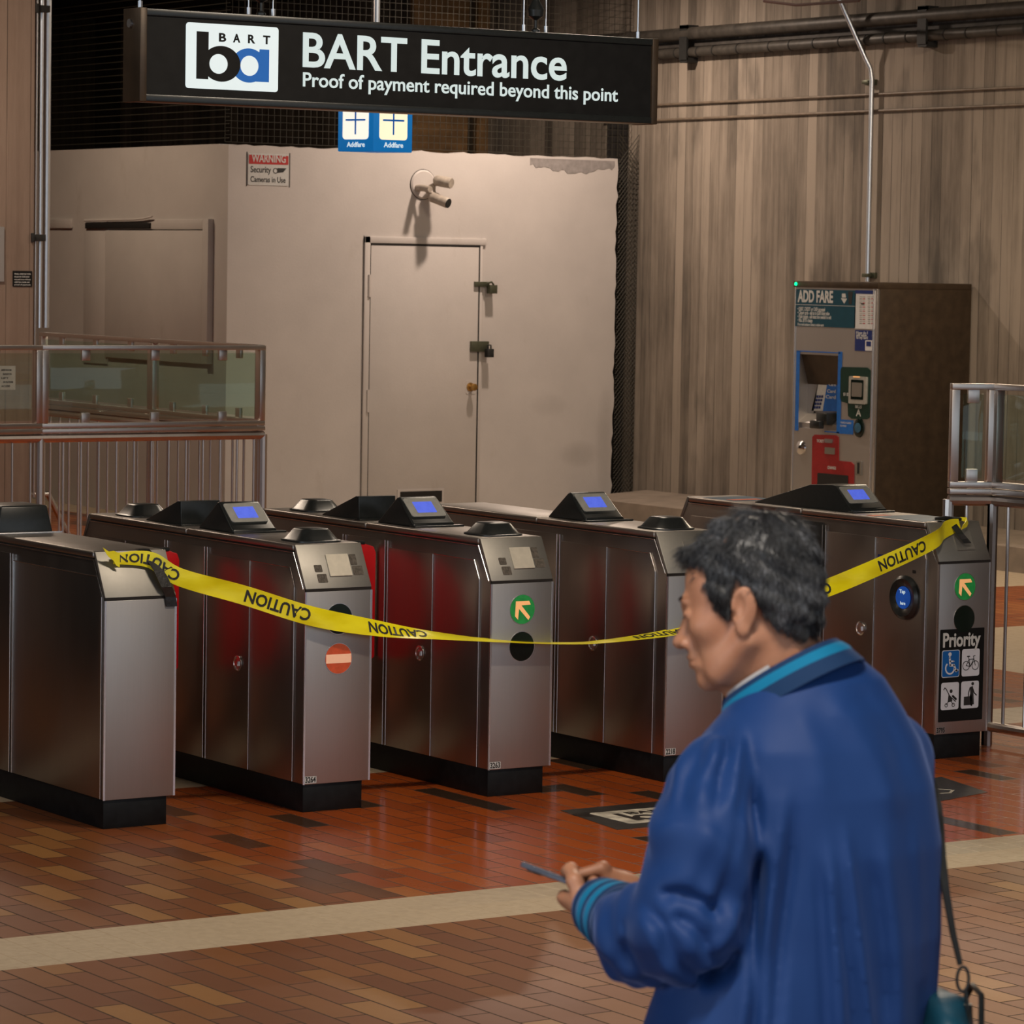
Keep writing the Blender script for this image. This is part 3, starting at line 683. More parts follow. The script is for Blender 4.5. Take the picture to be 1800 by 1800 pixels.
def tape_pt(s, w, h=0):
    """s metres along, w metres across (up), h off the face towards the viewer"""
    s = min(max(s, 0), arc[-1]-1e-6); i = min(int(np.searchsorted(arc, s, 'right'))-1, NS-1); t = (s-arc[i])/(arc[i+1]-arc[i])
    q = [samp[i][k]*(1-t)+samp[i+1][k]*t for k in range(5)]
    tg = (Vector(samp[i+1][:3])-Vector(samp[i][:3])).normalized()
    up = (Vector((0, 0, 1))-tg*tg.z).normalized(); nr = tg.cross(up)      # nr points to +y... flipped below
    if nr.y > 0: nr = -nr
    a = q[3]; wv = up*math.cos(a)+nr*math.sin(a)*-1; nv = nr*math.cos(a)+up*math.sin(a)
    cur = .004*math.sin(s*9)+.003*math.sin(s*23+1)
    ww = w*q[4]/.074
    return Vector(q[:3])+wv*ww+nv*(h+cur*(1-(2*w/.074)**2)*.9)
rows = 7; mb = MB(); rings = []
for k in range(NS+1):
    s = arc[-1]*k/NS; rag = 1.0
    front = [tape_pt(s, -.037+.074*j/(rows-1)) for j in range(rows)]; back = [tape_pt(s, .037-.074*j/(rows-1), -.0006) for j in range(rows)]
    rings.append(front+back)
mb.loft(rings); tape = mb.build('caution_tape', 'tape'); tag(tape, 'long yellow caution tape sagging across the fare gates', 'caution tape')
def tape_word(s0, length, word='CAUTION', cut=None):
    me = text_mesh(word, .05, 1, .028, 1.02, 'LEFT', 0, 3)
    xs_ = [v.co.x for v in me.vertices]; ys_ = [v.co.y for v in me.vertices]; x0, x1, y0, y1 = min(xs_), max(xs_), min(ys_), max(ys_)
    bm = bmesh.new(); bm.from_mesh(me); bmesh.ops.triangulate(bm, faces=bm.faces)
    for v in bm.verts:
        u = (v.co.x-x0)/(x1-x0); w = (v.co.y-y0)/(y1-y0)
        p = tape_pt(s0+length*(1-u), .024-.048*w, .0011); v.co = p      # printed upside down as hung
    me2 = bpy.data.meshes.new('lettering'); bm.to_mesh(me2); bm.free(); me2.materials.append(MT['print_black'])
    o = bpy.data.objects.new('lettering', me2); COL.objects.link(o); o.parent = tape
def s_of_x(x): return float(np.interp(x, [q[0] for q in samp], arc))
for xa, xb in ((.075, .295), (.565, .842), (1.10, 1.36), (2.36, 2.62), (3.09, 3.36), (3.615, 3.875)):
    tape_word(s_of_x(xa), s_of_x(xb)-s_of_x(xa))
# knotted end at the right
mb = MB(); c_ = Vector((4.165, .062, 1.014)); rings = []
for k in range(13):
    a = 2*math.pi*k/13
mb.loft([[(4.12, .03, .985), (4.13, .03, 1.005), (4.13, .032, 1.005), (4.12, .032, .985)], [(4.165, .045, .995), (4.160, .045, 1.020), (4.160, .050, 1.020), (4.165, .050, .995)], [(4.185, .06, 1.010), (4.175, .06, 1.034), (4.175, .065, 1.034), (4.185, .065, 1.010)],
         [(4.150, .07, 1.022), (4.150, .07, 1.036), (4.150, .075, 1.036), (4.150, .075, 1.022)]])
mb.build('tape_end', 'tape', tape)
# torn end at the left
mb = MB(); mb.prism([(.005, 1.036), (.03, 1.020), (.05, 1.022), (.075, 1.012), (.075, .960), (.06, .968), (.05, .985), (.03, 1.0), (.02, 1.012)], .034, .0355, 1); mb.build('tape_end', 'tape', tape)
# black cloth tape holding it
def strip(name, label, pts, w, wob=.003):
    mb = MB(); rings = []
    for k, p in enumerate(pts):
        p = Vector(p); d = Vector((1, 0, 0)); j = random.uniform(-wob, wob)
        n = Vector((0, -.9, .44)).normalized()
        rings.append([p-d*(w/2+j), p+d*(w/2-j), p+d*(w/2-j)+n*.0015, p-d*(w/2+j)+n*.0015])
    mb.loft(rings); tag(mb.build(name, 'duct', smooth=False), label, 'tape')
strip('duct_tape', 'black tape strip hanging off the leftmost gate\'s sloped panel', [(.205, .12, 1.020), (.200, .082, 1.020), (.205, .060, 1.005), (.225, .012, .945), (.245, -.012, .885), (.262, -.006, .848), (.272, -.006, .812)], .044)
strip('duct_tape', 'black tape strip over the corner of the Priority gate', [(4.075, .15, 1.022), (4.085, .082, 1.024), (4.095, .060, 1.008), (4.112, .030, .965), (4.13, .022, .945), (4.14, .012, .927)], .040)
mb = MB(); mb.tube([(4.03, .10, 1.030), (4.075, .085, 1.032), (4.15, .07, 1.026)], [.006, .010, .008], 8); tag(mb.build('duct_tape', 'duct'), 'rolled black tape lying on top of the Priority gate', 'tape')

# ------------------------------------------------------------------ hanging station sign
sg = thing('hanging_sign', 'long black hanging sign with a white emblem and large white entrance wording', 'sign', (1.28, .065, 2.83))
SX0, SX1, SY0, SY1, SZ0, SZ1 = .123, 2.436, 0, .131, 2.662, 2.998
SG = Matrix.Translation((-1.28, -.065, -2.83))
def sgp(o): o.data.transform(SG); return o
m = MB(); m.box(SX0, SX1, SY0+.008, SY1-.008, SZ0+.012, SZ1-.012); sgp(m.build('face', 'signblack', sg))
for a_ in ((SZ0, SZ0+.026), (SZ1-.026, SZ1)): m = MB(); m.box(SX0, SX1, SY0, SY1, *a_); sgp(m.build('frame', 'black', sg, .003))
for a_ in ((SX0-.003, SX0+.026), (SX1-.026, SX1+.003)): m = MB(); m.box(a_[0], a_[1], SY0-.002, SY1+.002, SZ0-.002, SZ1+.002); sgp(m.build('end_cap', 'brown', sg, .003))
m = MB(); m.cyl((SX0-.010, .075, 2.945), (SX0-.002, .075, 2.945), .016); sgp(m.build('bolt', 'galv', sg))
FSg = frame((0, .008, 0), (1, 0, 0), (0, 0, 1))
lp = plate(FSg, .312, .700, 2.717, 2.956, 'logo_white', None, 'logo_panel', .012, 0, .003); 
FL = FSg
LB = [lp]
def onlogo(o): LB.append(o); return o
def ell(cx_, cz_, rx, rz, mat, lift): return onlogo(poly(FL, [(cx_+rx*math.cos(2*math.pi*k/48), cz_+rz*math.sin(2*math.pi*k/48)) for k in range(48)], mat, None, 'emblem', lift, .0004))
onlogo(poly(FL, [(.606, 2.752), (.661, 2.752), (.661, 2.872), (.620, 2.872)], 'logo_blue', None, 'emblem', .0031, .0004)); ell(.575, 2.810, .073, .063, 'logo_blue', .0032)
onlogo(poly(FL, [(.355, 2.752), (.405, 2.752), (.405, 2.925), (.355, 2.925)], 'signblack', None, 'emblem', .0036, .0004)); ell(.459, 2.811, .080, .0655, 'signblack', .0037)
ell(.447, 2.810, .038, .036, 'logo_white', .0042); ell(.577, 2.809, .038, .037, 'logo_white', .0042)
for ch, xx in zip('BART', (.448, .507, .570, .634)): onlogo(lettering(ch, .043, FL, xx, 2.893, 'signblack', None, .030, .03, lift=.0040))
for o in LB: o.data.transform(SG); o.parent = lp if o is not lp else sg
t1 = lettering('BART Entrance', .181, FSg, .806, 2.818, 'white_text', sg, 1.196, .016, 'lettering', lift=.001, depth=.001, res=5)
t2 = lettering('Proof of payment required beyond this point', .075, FSg, .808, 2.744, 'white_text', sg, 1.442, .014, 'lettering', lift=.001, depth=.001, res=4)
for t_, hh, zz in ((t1, .120, 2.821), (t2, .055, 2.744)):
    zs = [v.co.z for v in t_.data.vertices]; 
    sgp(t_)
def rod(p0, p1, r, name, mat, parent, T=None):
    m = MB(); m.cyl(p0, p1, r, 10); o = m.build(name, mat, parent)
    if T is not None: o.data.transform(T)
    return o
for u in (246, 437, 480, 921, 960, 1122):
    p = onY(u, 20, .065); rod((p.x, .065, SZ1), (p.x, .065, CEIL), .0035, 'suspension_wire', 'galv', sg, SG)
    rod((p.x, .065, SZ1), (p.x, .065, SZ1+.03), .009, 'wire_clamp', 'galv', sg, SG)
for u in (459, 942):
    p = onY(u, 20, .065); m = MB(); m.lathe((p.x, .065, SZ1), [(.018, 0), (.018, .012), (.006, .02), (.006, .05), (.030, .065), (.034, .09), (.018, .12), (.006, .14), (.006, 1.0)], 16); sgp(m.build('conduit_joint', 'black', sg))

# ------------------------------------------------------------------ small lit add-fare box hanging beyond the gates
dA = 19.6; pA = CAM+_ray(657, 230)*dA
cx, cy = pA.x, pA.y
hw = 2.62
ab = thing('light_box', 'small blue and white illuminated box hanging behind the big black sign', 'light box', (cx, cy, 0))
p1 = CAM+_ray(594, 230)*(dA+.13); p2 = CAM+_ray(725, 230)*(dA+.13)
P0 = Vector((0, 0, 0)); P1 = Vector((p1.x-cx, p1.y-cy, 0)); P2 = Vector((p2.x-cx, p2.y-cy, 0)); P3 = P1+P2
zb = (CAM+_ray(657, 266)*dA).z; zt = zb+.36
m = MB(); m.prism([(P0.x, P0.y), (P1.x, P1.y), (P3.x, P3.y), (P2.x, P2.y)], zb, zt, 2); m.build('housing', 'box_blue', ab, .004)
for (A_, B_, mat, nm) in ((P1, P0, 'box_lit2', 'l'), (P0, P2, 'box_lit', 'r')):
    w = (B_-A_).length; Fx = frame((A_.x, A_.y, zb), (B_-A_), (0, 0, 1))
    pp = plate(Fx, w*.14, w*.86, .068, .33, mat, ab, 'lit_panel', .02, .001, .002)
    stroke(Fx, [(w*.5, .10), (w*.5, .30)], .010, 'logo_blue', pp, 'symbol', .004); stroke(Fx, [(w*.24, .178), (w*.76, .178)], .010, 'logo_blue', pp, 'symbol', .004)
    lettering('Addfare', .04, Fx, w*.26, .026, 'logo_white', ab, w*.5, .02, lift=.002)
rod((P3.x/2, P3.y/2, zt), (P3.x/2, P3.y/2, CEIL), .018, 'hanger_pole', 'galv', ab)

# ------------------------------------------------------------------ railings with glass tops
ZR, ZG0, ZG1, ZB = 1.088, 1.155, 1.603, .085
def railing(root, pts, spacing=.110, endpost=(True, True), glass=True, posts_at=(), first=.06):
    """segment chain in the xy plane, world coordinates"""
    off = Vector(root.location)
    def P(x, y, z): return (x-off.x, y-off.y, z-off.z)
    for si, (a, b) in enumerate(zip(pts[:-1], pts[1:])):
        A, B = Vector((*a, 0)), Vector((*b, 0)); D = B-A; L_ = D.length; d = D/L_; nrm = Vector((-d.y, d.x, 0))
        rod(P(A.x, A.y, ZR), P(B.x, B.y, ZR), .0245, 'handrail', 'rail', root)
        rod(P(A.x, A.y, ZB), P(B.x, B.y, ZB), .022, 'bottom_rail', 'rail', root)
        def flat(name, s0, s1, z0, z1, th, mat='rail', par=root, bev=.002):
            m = MB(); q = [A+d*s0-nrm*th/2, A+d*s1-nrm*th/2, A+d*s1+nrm*th/2, A+d*s0+nrm*th/2]
            m.prism([(p.x-off.x, p.y-off.y) for p in q], z0, z1, 2); return m.build(name, mat, par, bev)
        flat('lower_channel', .0, L_, ZR+.028, ZR+.052, .05); flat('frame_rail', 0, L_, ZG0-.010, ZG0+.016, .045); flat('frame_rail', 0, L_, ZG1-.026, ZG1, .045)
        ps_ = [0]+[p for p in posts_at if si == 0]+[L_]
        for k, s in enumerate(ps_):
            w0, w1 = (s, s+.036) if k == 0 else ((s-.036, s) if k == len(ps_)-1 else (s-.030, s+.030))
            flat('frame_post', w0, w1, ZG0+.0165, ZG1-.0265, .045)
        for k in range(len(ps_)-1):
            s0, s1 = ps_[k]+.055, ps_[k+1]-.055
            if s1-s0 > .06:
                flat('glass_pane', s0, s1, ZG0+.030, ZG1-.045, .008, 'glass')
                nc = max(1, round((s1-s0)/.5)); nc = 2 if s1-s0 > .5 else 1
                nc = 3 if s1-s0 > 1.1 else nc
                for j in range(nc):
                    c = s0+(s1-s0)*(j+.5)/nc
                    flat('glass_clip', c-.026, c+.026, ZG0+.010, ZG0+.072, .022); flat('glass_clip', c-.026, c+.026, ZG1-.085, ZG1-.020, .022)
        s = first
        while s < L_-.04:
            if all(abs(s-p) > .045 for p in posts_at) : rod(P(A.x+d.x*s, A.y+d.y*s, ZB), P(A.x+d.x*s, A.y+d.y*s, ZR), .0078, 'baluster', 'rail', root)
            s += spacing
        for p in posts_at if si == 0 else (): q = A+d*p; rod(P(q.x, q.y, 0), P(q.x, q.y, ZR), .024, 'post', 'rail', root)
    for k, q in enumerate(pts):
        rod(P(q[0], q[1], 0), P(q[0], q[1], ZR+.004), .0245, 'post', 'rail', root)
rf = thing('glass_railing', 'steel railing with glass top behind the leftmost gates, spanning to a corner post', 'railing', (2.69, 6.1, 0))
railing(rf, [(4.10, 6.1), (2.69, 6.1), (1.25, 6.1)])
rb = thing('glass_railing', 'rear steel railing with glass top receding towards the concrete pillar', 'railing', (4.15, 6.2, 0))
railing(rb, [(4.15, 6.22), (4.15, 7.56), (4.15, 9.10)], .135)
rr = thing('glass_railing', 'steel railing with glass top beside the Priority gate at the right edge', 'railing', (4.49, .25, 0))
railing(rr, [(4.305, .335), (4.49, .25)], .125, first=.085)
railing(rr, [(4.49, .25), (4.53, -1.05)], .135, first=.10)
# notice on the left glass
FN = frame((0, 6.085, 0), (1, 0, 0), (0, 0, 1)); a_, c_ = onY(-8, 643, 6.085), onY(27, 685, 6.085)
nt = plate(FN, a_.x, c_.x, c_.z, a_.z, 'paper', None, 'paper_notice', .002, 0, .001); tag(nt, 'pale paper notice stuck on the glass at the far left', 'notice')
for k in range(5): lettering(['NOTICE OF ACCESS', 'ELEVATOR', 'LIFT', 'ON PLATFORM', 'ACCESS'][k], .014, FN, c_.x-.085+.01*(k % 2), a_.z-.028-.022*k, 'print_black', nt, .06-.008*(k % 3), .01, lift=.0014)
# stair handrail beyond
hr = MB(); pa, pb_ = onY(84, 868, 10.6), onY(122, 945, 10.6); hr.tube([pa, pb_], .02, 10); hr.tube([pa, (pa.x-.3, pa.y, pa.z)], .02, 10)
hr.tube([pb_, (pb_.x, pb_.y, 0)], .018, 10)
tag(hr.build('stair_handrail', 'steel_bright'), 'short sloping bright handrail seen through the left railing', 'handrail')

# ------------------------------------------------------------------ pillar fittings
FP = frame((0, 9.5, 0), (1, 0, 0), (0, 0, 1))
a_, c_ = onY(22, 476, 9.5), onY(56, 504, 9.5); np_ = plate(FP, a_.x, c_.x, c_.z, a_.z, 'signblack', None, 'notice_plate', .003, 0, .004); tag(np_, 'small black plate of fine white text on the concrete pillar', 'sign')
for k, s in enumerate(('PENAL CODE SECTION', 'no person shall enter', 'any paid area without', 'valid fare media and', 'proof of payment')):
    lettering(s, .014, FP, a_.x+.012, a_.z-.025-.0175*k, 'print_white', np_, c_.x-a_.x-.024-.008*(k % 2), .01, lift=.0044)
a_, c_ = onY(-30, 398, 9.5), onY(6, 495, 9.5); q_ = plate(FP, a_.x, c_.x, c_.z, a_.z, 'steel', None, 'wall_panel', .004, 0, .01); tag(q_, 'pale metal panel cut by the left edge, on the pillar', 'panel')
def wall_pipe(u, y, r, label, z0, mat='galv'):
    p = onY(u, 300, y); t = MB(); t.cyl((p.x, y, z0), (p.x, y, CEIL), r, 16); return tag(t.build('conduit', mat), label, 'conduit')
wall_pipe(82, 9.62, .024, 'widest bright conduit right of the concrete pillar', 1.62)
wall_pipe(71.5, 9.56, .014, 'middle bright conduit beside the concrete pillar', 1.62)
wall_pipe(63, 9.56, .010, 'thin dark conduit hugging the concrete pillar edge', .5, 'rail')
for v in (15, 418):
    p = onY(74 if v < 100 else 66, v, 9.5); m = MB(); m.box(p.x-.05, p.x+.06, 9.50, 9.545, p.z-.022, p.z+.022); m.box(p.x-.05, p.x-.03, 9.48, 9.50, p.z-.03, p.z+.03)
    tag(m.build('pipe_clamp', 'blackmatte', None, .003), 'dark clamp on the left conduits, %s one' % ('upper' if v < 100 else 'lower'), 'clamp')

# ------------------------------------------------------------------ concrete wall fittings
def long_pipe(z, r, off, label, mat='cable', name='service_pipe', y0=-10, y1=13):
    m = MB(); m.tube([(XW-off, y0, z), (XW-off, y1, z)], r, 14); return tag(m.build(name, mat), label, 'pipe')
long_pipe(3.995, .052, .075, 'upper thick dark pipe along the top of the concrete wall')
long_pipe(3.845, .040, .065, 'lower dark banded pipe along the top of the concrete wall')
m = MB(); m.box(XW-.018, XW-.001, -10, 12.4, 3.895, 3.935); tag(m.build('pipe_tray', plain('tray_dark', (.045, .038, .032), .7, 0, .4, 9)), 'dark backing tray between the two thick wall pipes', 'tray')
for k, y in enumerate(np.linspace(7.4, 12.2, 17)):
    y = y+random.uniform(-.08, .08); m = MB(); m.tube([(XW-.065, y-.006, 3.845), (XW-.065, y+.006, 3.845)], .044, 14)
    tag(m.build('pipe_band', 'blackmatte'), 'thin black band wrapped on the lower dark pipe', 'band', 'bands on the lower dark pipe')
for y, w in ((8.75, 'near right edge'), (11.75, 'near the hanging sign')):
    m = MB(); m.box(XW-.12, XW, y-.05, y+.05, 4.035, 4.065); m.box(XW-.12, XW-.10, y-.05, y+.05, 3.78, 4.06); m.box(XW-.11, XW, y-.05, y+.05, 3.76, 3.80)
    tag(m.build('pipe_bracket', 'blackmatte'), 'black bracket holding the thick wall pipes, '+w, 'bracket')
long_pipe(3.432, .011, .016, 'upper thin tan tube running along the concrete wall', 'tubing', 'thin_tube')
long_pipe(3.306, .011, .016, 'lower thin tan tube running along the concrete wall', 'tubing', 'thin_tube')
p0, p1, p2 = onX(1525, 487, XW-.05), onX(1533, 125, XW-.05), onX(1472, -10, XW-.3)
m = MB(); m.tube([(XW-.05, p0.y, 2.005), (XW-.05, p1.y, p1.z-.06), (XW-.055, p1.y+.012, p1.z+.02), (XW-.08, p1.y+.04, p1.z+.09), tuple(p2), (p2.x-.1, p2.y+.2, CEIL)], .019, 14)
tag(m.build('conduit', 'galv'), 'thin steel conduit bending up from the add fare machine', 'conduit')
for v in (145, 484):
    q = onX(1532, v, XW); m = MB(); m.box(XW-.074, XW-.03, q.y-.045, q.y+.03, q.z-.014, q.z+.014); m.box(XW-.03, XW, q.y-.07, q.y+.045, q.z-.022, q.z+.022); tag(m.build('pipe_clamp', 'olive', None, .004), 'clamp on the add fare machine conduit, %s one' % ('upper' if v < 200 else 'lower'), 'clamp')
pf = MB(); a_, c_, e_ = onX(1343, 2, XW-.6), onX(1400, 9, XW-.6), onX(1510, 1, XW-.9)
pf.tube([tuple(a_), tuple(c_), tuple(e_)], .012, 6); pf.tube([tuple(a_), (a_.x, a_.y, CEIL)], .012, 6); pf.tube([tuple(e_), (e_.x, e_.y, CEIL)], .012, 6)
tag(pf.build('hanging_sign', plain('rust_paint', (.06, .018, .010), .6)), 'bottom of a dark reddish hanging sign cut by the top edge', 'sign')

# ------------------------------------------------------------------ booth wall fittings
a_, c_ = onY(436, 269, YB), onY(507, 327, YB)
ws = plate(FB, a_.x, c_.x, c_.z, a_.z, 'print_white', None, 'warning_sign', .008, 0, .004); tag(ws, 'small red and white WARNING Security Cameras In Use sign', 'sign')
wz = (a_.z-c_.z); wx = c_.x-a_.x
plate(FB, a_.x+.006, c_.x-.006, a_.z-.335*wz, a_.z-.012, 'sign_red', ws, 'header', .004, .0042, .001)
lettering('WARNING', .085, FB, a_.x+.03, a_.z-.265*wz, 'print_white', ws, wx-.06, .02, lift=.0054)
lettering('Security', .07, FB, a_.x+.022, c_.z+.40*wz, 'print_black', ws, wx*.50, .012, lift=.0046)
lettering('Cameras in Use', .062, FB, a_.x+.022, c_.z+.10*wz, 'print_black', ws, wx*.86, .012, lift=.0046)
annulus(FB, a_.x+wx*.67, c_.z+.47*wz, .016, .022, 'print_black', ws, 'camera_symbol', .0046, .001)
poly(FB, [(a_.x+wx*.72, c_.z+.40*wz), (a_.x+wx*.86, c_.z+.43*wz), (a_.x+wx*.94, c_.z+.56*wz), (a_.x+wx*.72, c_.z+.56*wz)], 'print_black', ws, 'camera_symbol', .0046, .001)
b_o = MB(); 
for (p, q, h) in ((a_.x-.012, a_.x-.006, 0), (c_.x+.006, c_.x+.012, 0)): b_o.box(p, q, YB-.003, YB, c_.z-.01, a_.z+.01)
b_o.build('border', 'print_black', ws)
sc = thing('security_camera', 'twin-headed security camera on a round plate above the door', 'camera', (9.165, YB, 2.70))
MT['cam_paint'] = plain('camera_paint', (.36, .31, .26), .45, 0, .2, 25)
m = MB(); m.lathe((0, 0, .02), [(.118, 0), (.118, .008), (.105, .018), (.0, .022)], 36, 'y'); m.build('mount_plate', 'booth', sc)
annulus(frame((0, -.002, .02), (1, 0, 0), (0, 0, 1)), 0, 0, .118, .123, 'gap', sc, 'plate_edge', 0, .002)
m = MB(); m.tube([(-.06, 0, -.01), (-.06, -.10, -.01), (-.055, -.20, -.02)], [.03, .028, .024], 14); m.tube([(.05, -.02, .0), (.05, -.10, .02)], .018, 12); m.build('arm', 'cam_paint', sc)
m = MB(); m.tube([(-.05, -.08, -.02), (.0, -.13, -.05), (.07, -.12, -.06)], .013, 10); m.tube([(.05, -.08, .02), (.05, -.10, -.05)], .012, 10); m.build('knuckle', 'cam_paint', sc)
m = MB(); a1, a2 = Vector((.05, -.10, .055)), Vector((.12, -.24, .03)); m.tube([a1, a1+(a2-a1)*.1, a2-(a2-a1)*.05, a2], [.030, .044, .044, .040], 20); hd = m.build('camera_head', 'cam_paint', sc)
m = MB(); a1, a2 = Vector((.01, -.10, -.075)), Vector((.085, -.25, -.13)); m.tube([a1, a1+(a2-a1)*.1, a2-(a2-a1)*.05, a2], [.028, .042, .042, .038], 20); hd2 = m.build('camera_head', 'cam_paint', sc)
m = MB(); d_ = (a2-a1).normalized(); m.tube([a2-d_*.02, a2+d_*.006], .0385, 20); m.build('lens', 'blackmatte', hd2)

# ------------------------------------------------------------------ add fare machine
XM = 10.4
MY0, MY1, MZ = 8.230, 9.222, 2.003
vm = thing('add_fare_machine', 'tall steel ticket machine headed ADD FARE against the concrete wall', 'ticket machine', (10.85, 8.73, 0))
VT = Matrix.Translation((-10.85, -8.73, 0))
def vb(name, mat, x0, x1, y0, y1, z0, z1, bevel=.004, par=vm): m = MB(); m.box(x0, x1, y0, y1, z0, z1); o = m.build(name, mat, par, bevel); o.data.transform(VT); return o
# bay opening rectangle on the face
def mp(u, v): return onX(u, v, XM)
b0, b1 = mp(1403, 622), mp(1473, 757)
OY0, OY1, OZ0, OZ1 = b1.y, b0.y, b1.z, b0.z
vb('cabinet', 'brown', XM+.25, XW-.012, MY0+.01, MY1-.01, .0, MZ-.04)
for a in ((MY0+.01, OY0, .0, MZ-.04), (OY1, MY1-.01, .0, MZ-.04), (OY0, OY1, .0, OZ0), (OY0, OY1, OZ1, MZ-.04)): vb('front_panel', 'steel', XM+.004, XM+.25, *a, bevel=0)
vb('top_cap', 'brown', XM-.004, XW-.012, MY0, MY1, MZ-.045, MZ)
vb('side_panel', 'brown', XM+.02, XW-.012, MY0+.002, MY0+.010, .0, MZ-.045, .001)
for y_ in (MY0+.004, MY0+.048, MY1-.03): vb('bright_edge_strip', 'steel_edge', XM-.003, XM+.004, y_, y_+.008, .0, MZ-.045, .001)
FM = frame((XM+.004, 0, 0), (0, -1, 0), (0, 0, 1))
def mpl(name, u0, v0, u1, v1, mat, r=.004, lift=0, th=.003, par=vm):
    a, c = mp(u0, v0), mp(u1, v1); o = plate(FM, -a.y, -c.y, c.z, a.z, mat, par, name, r, lift, th); o.data.transform(VT); return o
def mtx(s, size, u, v, u1, mat, par, lift=.0036, bold=.02):
    a, c = mp(u, v), mp(u1, v); o = lettering(s, size, FM, -a.y, a.z, mat, par, abs(c.y-a.y), bold, lift=lift, depth=.0004); o.data.transform(VT); return o
vb('display_bay', 'steel', XM+.112, XM+.25, OY0, OY1, OZ0, OZ1, 0)
m = MB(); m.box(0, 0.001, 0, .001, 0, .001)
hp = mpl('header_panel', 1398, 508, 1503, 577, 'teal')
mtx('ADD FARE', .12, 1402, 530, 1464, 'print_white', hp, bold=.035)
mpl('rule', 1398, 535.5, 1503, 538, 'print_white', .001, .003, .001, hp)
for k, s in enumerate(('• DEBIT, CREDIT or CASH accepted', '• Clipper cards - add up to $300 ticket value', '• Paper tickets - add exact fare needed to exit', '• Max. $9.95 change')):
    mtx(s, .04, 1402, 545.5+6.6*k+.3, (1450, 1458, 1461, 1428)[k], 'print_white', hp, bold=.012)
mtx('If you need assistance contact a station agent', .03, 1402, 572, 1448, 'print_white', hp, bold=.006)
def msym(pts, mat, par, lift=.0036):
    q = [mp(u, v) for u, v in pts]; o = poly(FM, [(-p.y, p.z) for p in q], mat, par, 'symbol', lift, .0008); o.data.transform(VT); return o
msym([(1478, 524), (1489, 525), (1484, 534)], 'print_white', hp)
msym([(1480, 516), (1486, 516), (1487, 523), (1480, 523)], 'print_white', hp)
msym([(1491, 512), (1499, 513), (1497, 535), (1492, 535)], 'print_black', hp)
fc = mpl('fare_chart', 1503, 510, 1537, 579, 'paint_white'); mpl('chart_header', 1503, 510, 1537, 517, 'navy', .001, .003, .001, fc)
for cxx in (1513, 1518.5, 1527.5, 1533.5):
    for k in range(14): mpl('chart_rows', cxx-2.2, 521+k*3.6, cxx+2.2, 522.6+k*3.6, 'peach' if False else ('steel_worn' if cxx in (1513, 1527.5) else 'sign_red') if k % 2 else 'screen_frame', .0005, .0032, .0004, fc)
mpl('clip', 1514, 533, 1519, 535, 'print_black', .001, .004, .002, fc)
bp_ = mpl('blue_poster', 1503, 580, 1534, 618, 'navy')
for k, s in enumerate(('How do I', 'add value', 'to my card')): mtx(s, .03, 1505, 587+4.2*k, 1525-(2 if k == 1 else 0), 'print_white', bp_, bold=.02)
mpl('poster_picture', 1521, 598, 1533, 617, 'paint_white', .006, .003, .001, bp_); mpl('poster_picture', 1523, 600, 1531, 609, 'navy', .003, .004, .001, bp_)
# blue bay frame
for (u0, v0, u1, v1) in ((1400, 616, 1477, 621.5), (1400, 617, 1402.6, 757), (1473.5, 618, 1476.5, 762), (1449, 757.5, 1475, 761.5)): mpl('bay_frame', u0, v0, u1, v1, 'blue', .002, .001, .003)
m = MB(); m.prism([(XM+.24, OZ0), (XM+.02, OZ0), (XM+.02, OZ0+.04), (XM+.12, OZ0+.12), (XM+.24, OZ0+.12)], OY0, OY1, 1)
o = m.build('bay_shelf', 'steel', vm); o.data.transform(VT)
m = MB(); m.prism([(XM+.112, OZ1), (XM+.03, OZ1), (XM+.112, OZ1-.26)], OY0, OY1, 1); o = m.build('bay_hood', 'brown', vm); o.data.transform(VT)
FB2 = frame((XM+.105, 0, 0), (0, -1, 0), (0, 0, 1))
def q2(u, v): return onX(u, v, XM+.105)
def bpl(name, pts, mat, lift=0, th=.004):
    q = [q2(u, v) for u, v in pts]; o = poly(FB2, [(-p.y, p.z) for p in q], mat, vm, name, lift, th); o.data.transform(VT); return o
bpl('screen_panel', [(1404, 657), (1442, 658), (1430, 728), (1404, 735)], 'steel', 0, .004)
bpl('keypad_panel', [(1443, 657), (1460, 657), (1447, 722), (1427, 722)], 'print_white')
for r_ in range(4):
    for c_k in range(3):
        u = 1438-r_*1.6+c_k*4.2; v = 697+r_*6.4; bpl('key', [(u-1.5, v-2.2), (u+1.6, v-2.2), (u+1.3, v+2.2), (u-1.8, v+2.2)], 'navy', .004, .003)
bpl('orange_label', [(1458, 658), (1474, 658), (1474, 672), (1456, 672)], 'orange_print', .001)
bpl('blue_label', [(1455, 673), (1474, 673), (1474, 723), (1447, 723)], 'blue', .001)
for v in (678, 690, 700): 
    a, c = q2(1458-(v-678)*.25, v), q2(1470, v); o = lettering('Card', .035, FB2, -a.y, a.z, 'print_white', vm, a.y-c.y, .02, lift=.006); o.data.transform(VT)
a = mp(1450, 742); m = MB(); m.box(XM-.04, XM+.14, a.y-.07, a.y+.06, a.z-.02, a.z+.07); m.box(XM-.07, XM-.02, a.y-.02, a.y+.10, a.z-.05, a.z+.01); o = m.build('card_slot', 'black', vm, .01); o.data.transform(VT)
